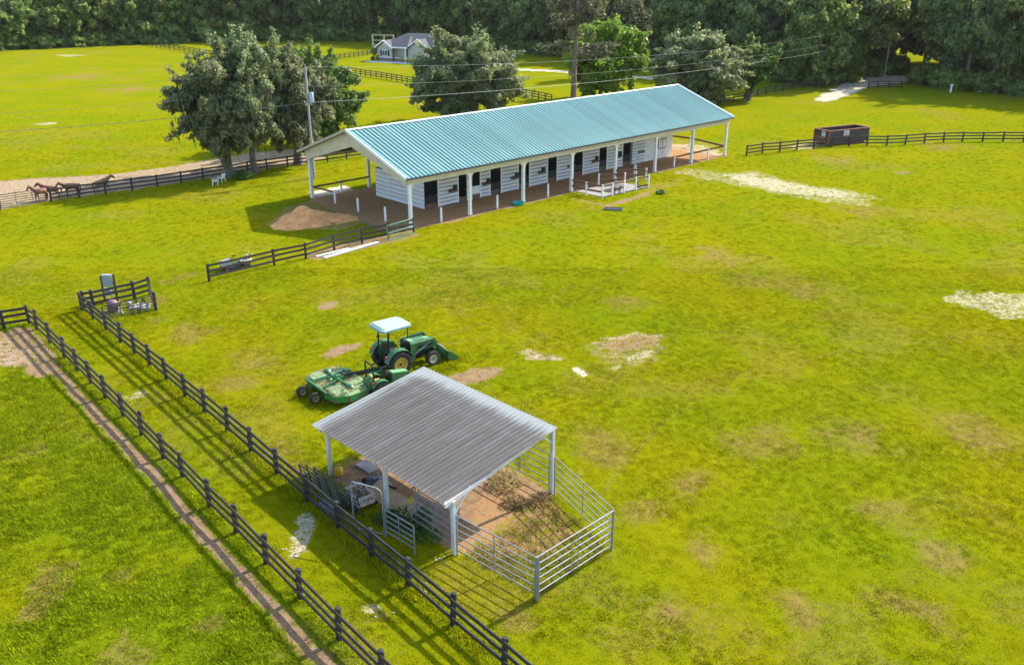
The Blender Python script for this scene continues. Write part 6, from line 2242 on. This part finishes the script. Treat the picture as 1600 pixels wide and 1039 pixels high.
def scatter_grass():
    rng = np.random.default_rng(21)
    def region(n, y0, y1):
        y = np.sqrt(rng.uniform(y0 ** 2, y1 ** 2, n))
        x = rng.uniform(-1, 1, n) * (.64 * y + 3)
        return x, y
    def keep(x, y, lim):
        s, d, dr, cl, lu = ground_masks(x, y)
        bare = np.maximum(np.maximum(s, d), cl)
        k = rng.uniform(0, 1, len(x)) > bare * 1.15 + dr * .35 * lim
        return k, dr, lu
    src = tuft('grass_tuft', M['grass'], 16, .075, .17, .013, 1)
    src2 = tuft('dry_tuft', M['grass_dry'], 14, .06, .17, .012, 2)
    x, y = region(110000, 19, 62)
    k, dr, lu = keep(x, y, 1)
    x, y, lu = x[k], y[k], lu[k]
    sz = rng.uniform(.5, 1.1, len(x)) * (1 + .7 * lu)
    P = np.array([(p.x, p.y) for p in OUT_PTS] + [(-5, 14), (-80, 10), (-60, 52)])
    gr = in_poly(x, y, P)
    turn = rng.uniform(0, 6.28, len(x))
    src3 = tuft('green_tuft', M['grass_green'], 16, .085, .17, .014, 3)
    xyz = np.c_[x, y, np.zeros(len(x))]
    gn_scatter('grass', xyz[~gr], turn[~gr], sz[~gr], src, 'short lime green grass of the mown pasture', 'grass')
    gn_scatter('green_grass', xyz[gr], turn[gr], sz[gr], src3, 'deeper green grass of the paddock outside the lower left fence', 'grass')
    x, y = region(40000, 19, 62)
    s, d, dr, cl, lu = ground_masks(x, y)
    k = rng.uniform(0, 1, len(x)) < np.maximum(dr * 1.2, np.clip(d * 1.2, 0, .35) * (d < .95)) 
    x, y = x[k], y[k]
    gn_scatter('dry_grass', np.c_[x, y, np.zeros(len(x))], rng.uniform(0, 6.28, len(x)), rng.uniform(.6, 1.2, len(x)), src2, 'short straw coloured grass in the dry spots of the pasture', 'grass')
    x, y = region(120000, 62, 150)
    k, dr, lu = keep(x, y, 1)
    k &= rng.uniform(0, 1, len(x)) < np.clip((150 - y) / 70, 0, 1) ** 1.3
    x, y = x[k], y[k]
    gn_scatter('grass', np.c_[x, y, np.zeros(len(x))], rng.uniform(0, 6.28, len(x)), rng.uniform(.8, 1.4, len(x)), src, 'short lime green grass of the pasture around the barn', 'grass')
    # taller grass left by the mower along fence lines and round things
    P = []
    for a, b_ in zip(IN_PTS[:-1], IN_PTS[1:]):
        for _ in range(30):
            q = a.lerp(b_, rng.uniform()) + Vector((rng.normal(0, .16), rng.normal(0, .16), 0))
            P.append(q)
    for a, b_ in zip(OUT_PTS[:-1], OUT_PTS[1:]):
        for _ in range(18):
            P.append(a.lerp(b_, rng.uniform()) + Vector((rng.normal(.15, .14), rng.normal(.15, .14), 0)))
    for (px, py), r, n in (((575, 630), .8, 60), ((500, 628), .5, 50), ((475, 620), .5, 40), ((660, 590), .9, 60), ((700, 575), .8, 50), ((715, 560), .5, 30), ((600, 590), .8, 50), ((215, 492), .9, 80), ((170, 492), .6, 40), ((180, 505), .6, 40), ((545, 620), .8, 40)):
        c = ground(px, py)
        for _ in range(n):
            P.append(c + Vector((rng.normal(0, r * .6), rng.normal(0, r * .6), 0)))
    n = len(P)
    gn_scatter('tall_grass', [tuple(p) for p in P], rng.uniform(0, 6.28, n), rng.uniform(1.1, 2.3, n), src, 'longer grass left standing along the black fences', 'grass')
scatter_grass()

def pasture_weeds():
    rng = np.random.default_rng(77)
    n = 1500
    y = np.sqrt(rng.uniform(19 ** 2, 110 ** 2, n))
    x = rng.uniform(-1, 1, n) * (.64 * y + 3)
    k = (fbm(x, y, 3.2, 131, 4) > .56) & (rng.uniform(0, 1, n) < .75)
    x, y = x[k], y[k]
    s, d, dr, cl, lu = ground_masks(x, y)
    q = np.maximum(np.maximum(s, d), cl) < .3
    x, y = x[q], y[q]
    src = tuft('weed_rosette', M['grass_green'], 22, .08, .2, .018, 9, 1.1)
    gn_scatter('pasture_weeds', np.c_[x, y, np.zeros(len(x))], rng.uniform(0, 6.28, len(x)), rng.uniform(.6, 1.5, len(x)), src, 'darker green weeds dotted through the pasture grass', 'weeds')
pasture_weeds()

def weed(name, label, m, loc, rx, h, n, size, seed, cat='weeds'):
    """a loose plant: stems with leaf cards"""
    rng = np.random.default_rng(seed)
    q = rng.uniform(0, 1, n)
    an = rng.uniform(0, 6.28, n)
    r = rx * np.sqrt(rng.uniform(0, 1, n))
    P = np.c_[r * np.cos(an), r * np.sin(an), q * h * (1 - .6 * (r / rx) ** 2)]
    v, f = cards(P, rng.normal(size=(n, 3)) + np.array([0, 0, .6]), size, rng, 2.2)
    me = np_mesh(name, v, f, [M[m]])
    tint_attr(me, rng.uniform(0, 1, n))
    return tag(link(name, me, None, loc), label, cat)
weed('weed_clump', 'tall brown dry weed clump under the shelter edge in the pen', 'weed_dry', ground(790, 757), .75, .6, 520, .06, 1)
weed('weed_clump', 'green and straw weed clump in the middle of the pen', 'weed_dry', ground(803, 786), .45, .5, 260, .06, 2)
weed('weed_clump', 'low dry weed clump beside the right shelter post', 'weed_dry', ground(845, 783), .55, .35, 240, .055, 3)
weed('weed_clump', 'dark green weed patch beneath the low roof edge between two posts', 'weed_green', ground(640, 812), .95, .32, 520, .09, 4)
weed('weed_clump', 'green weeds growing around the leaning corral panels', 'weed_green', ground(668, 838), .6, .25, 240, .08, 5)
weed('weed_clump', 'green weeds left of the near shelter post base', 'weed_green', ground(600, 812), .5, .25, 180, .08, 6)
weed('dark_bush', 'small dark bush on the lawn right of the wash rack', 'weed_green', ground(1032, 303), .45, .4, 160, .14, 7, 'bush')
weed('shrub', 'low green shrub at the foot of the oaks by the horse fence', 'weed_green', ground(380, 279), 1.1, .9, 700, .16, 8, 'shrub')
def pen_weeds():
    rng = np.random.default_rng(33)
    n = 330
    P = []
    while len(P) < n:
        x, y = rng.uniform(-2, 3.6), rng.uniform(25.4, 31.8)
        if in_poly(np.array([x]), np.array([y]), np.array([(-1.8, 27.7), (.8, 25.4), (3.5, 28.1), (1.6, 31.7), (.2, 31.0), (-.2, 29.3)]))[0]:
            P.append((x, y, 0))
    src = tuft('dry_weed', M['weed_dry'], 16, .08, .2, .011, 6, 1.4)
    gn_scatter('dry_weeds', P, rng.uniform(0, 6.28, n), rng.uniform(.6, 1.8, n), src, 'straw coloured weeds covering the floor of the pen', 'weeds')
    src = tuft('green_weed', M['grass_green'], 18, .09, .2, .012, 7, 1.0)
    k = rng.permutation(n)[:230]
    gn_scatter('green_weeds', [P[i] for i in k], rng.uniform(0, 6.28, len(k)), rng.uniform(.6, 1.5, len(k)), src, 'green weeds growing among the straw in the pen', 'weeds')
pen_weeds()

# ------------------------------------------------------------------ air
def air():
    b = MB()
    b.box(-2600, 2600, -700, 3600, -1.2, 34)
    m = bpy.data.materials.new('haze')
    m.use_nodes = True
    t = m.node_tree
    t.nodes.clear()
    v = t.nodes.new('ShaderNodeVolumePrincipled')
    v.inputs['Color'].default_value = (0.95, 0.98, 1.0, 1)
    v.inputs['Density'].default_value = 0.00004
    v.inputs['Anisotropy'].default_value = 0.2
    o = t.nodes.new('ShaderNodeOutputMaterial')
    t.links.new(v.outputs[0], o.inputs['Volume'])
    tag(b.build('haze', m), 'thin summer haze over the far wood', 'haze', kind='stuff')
air()
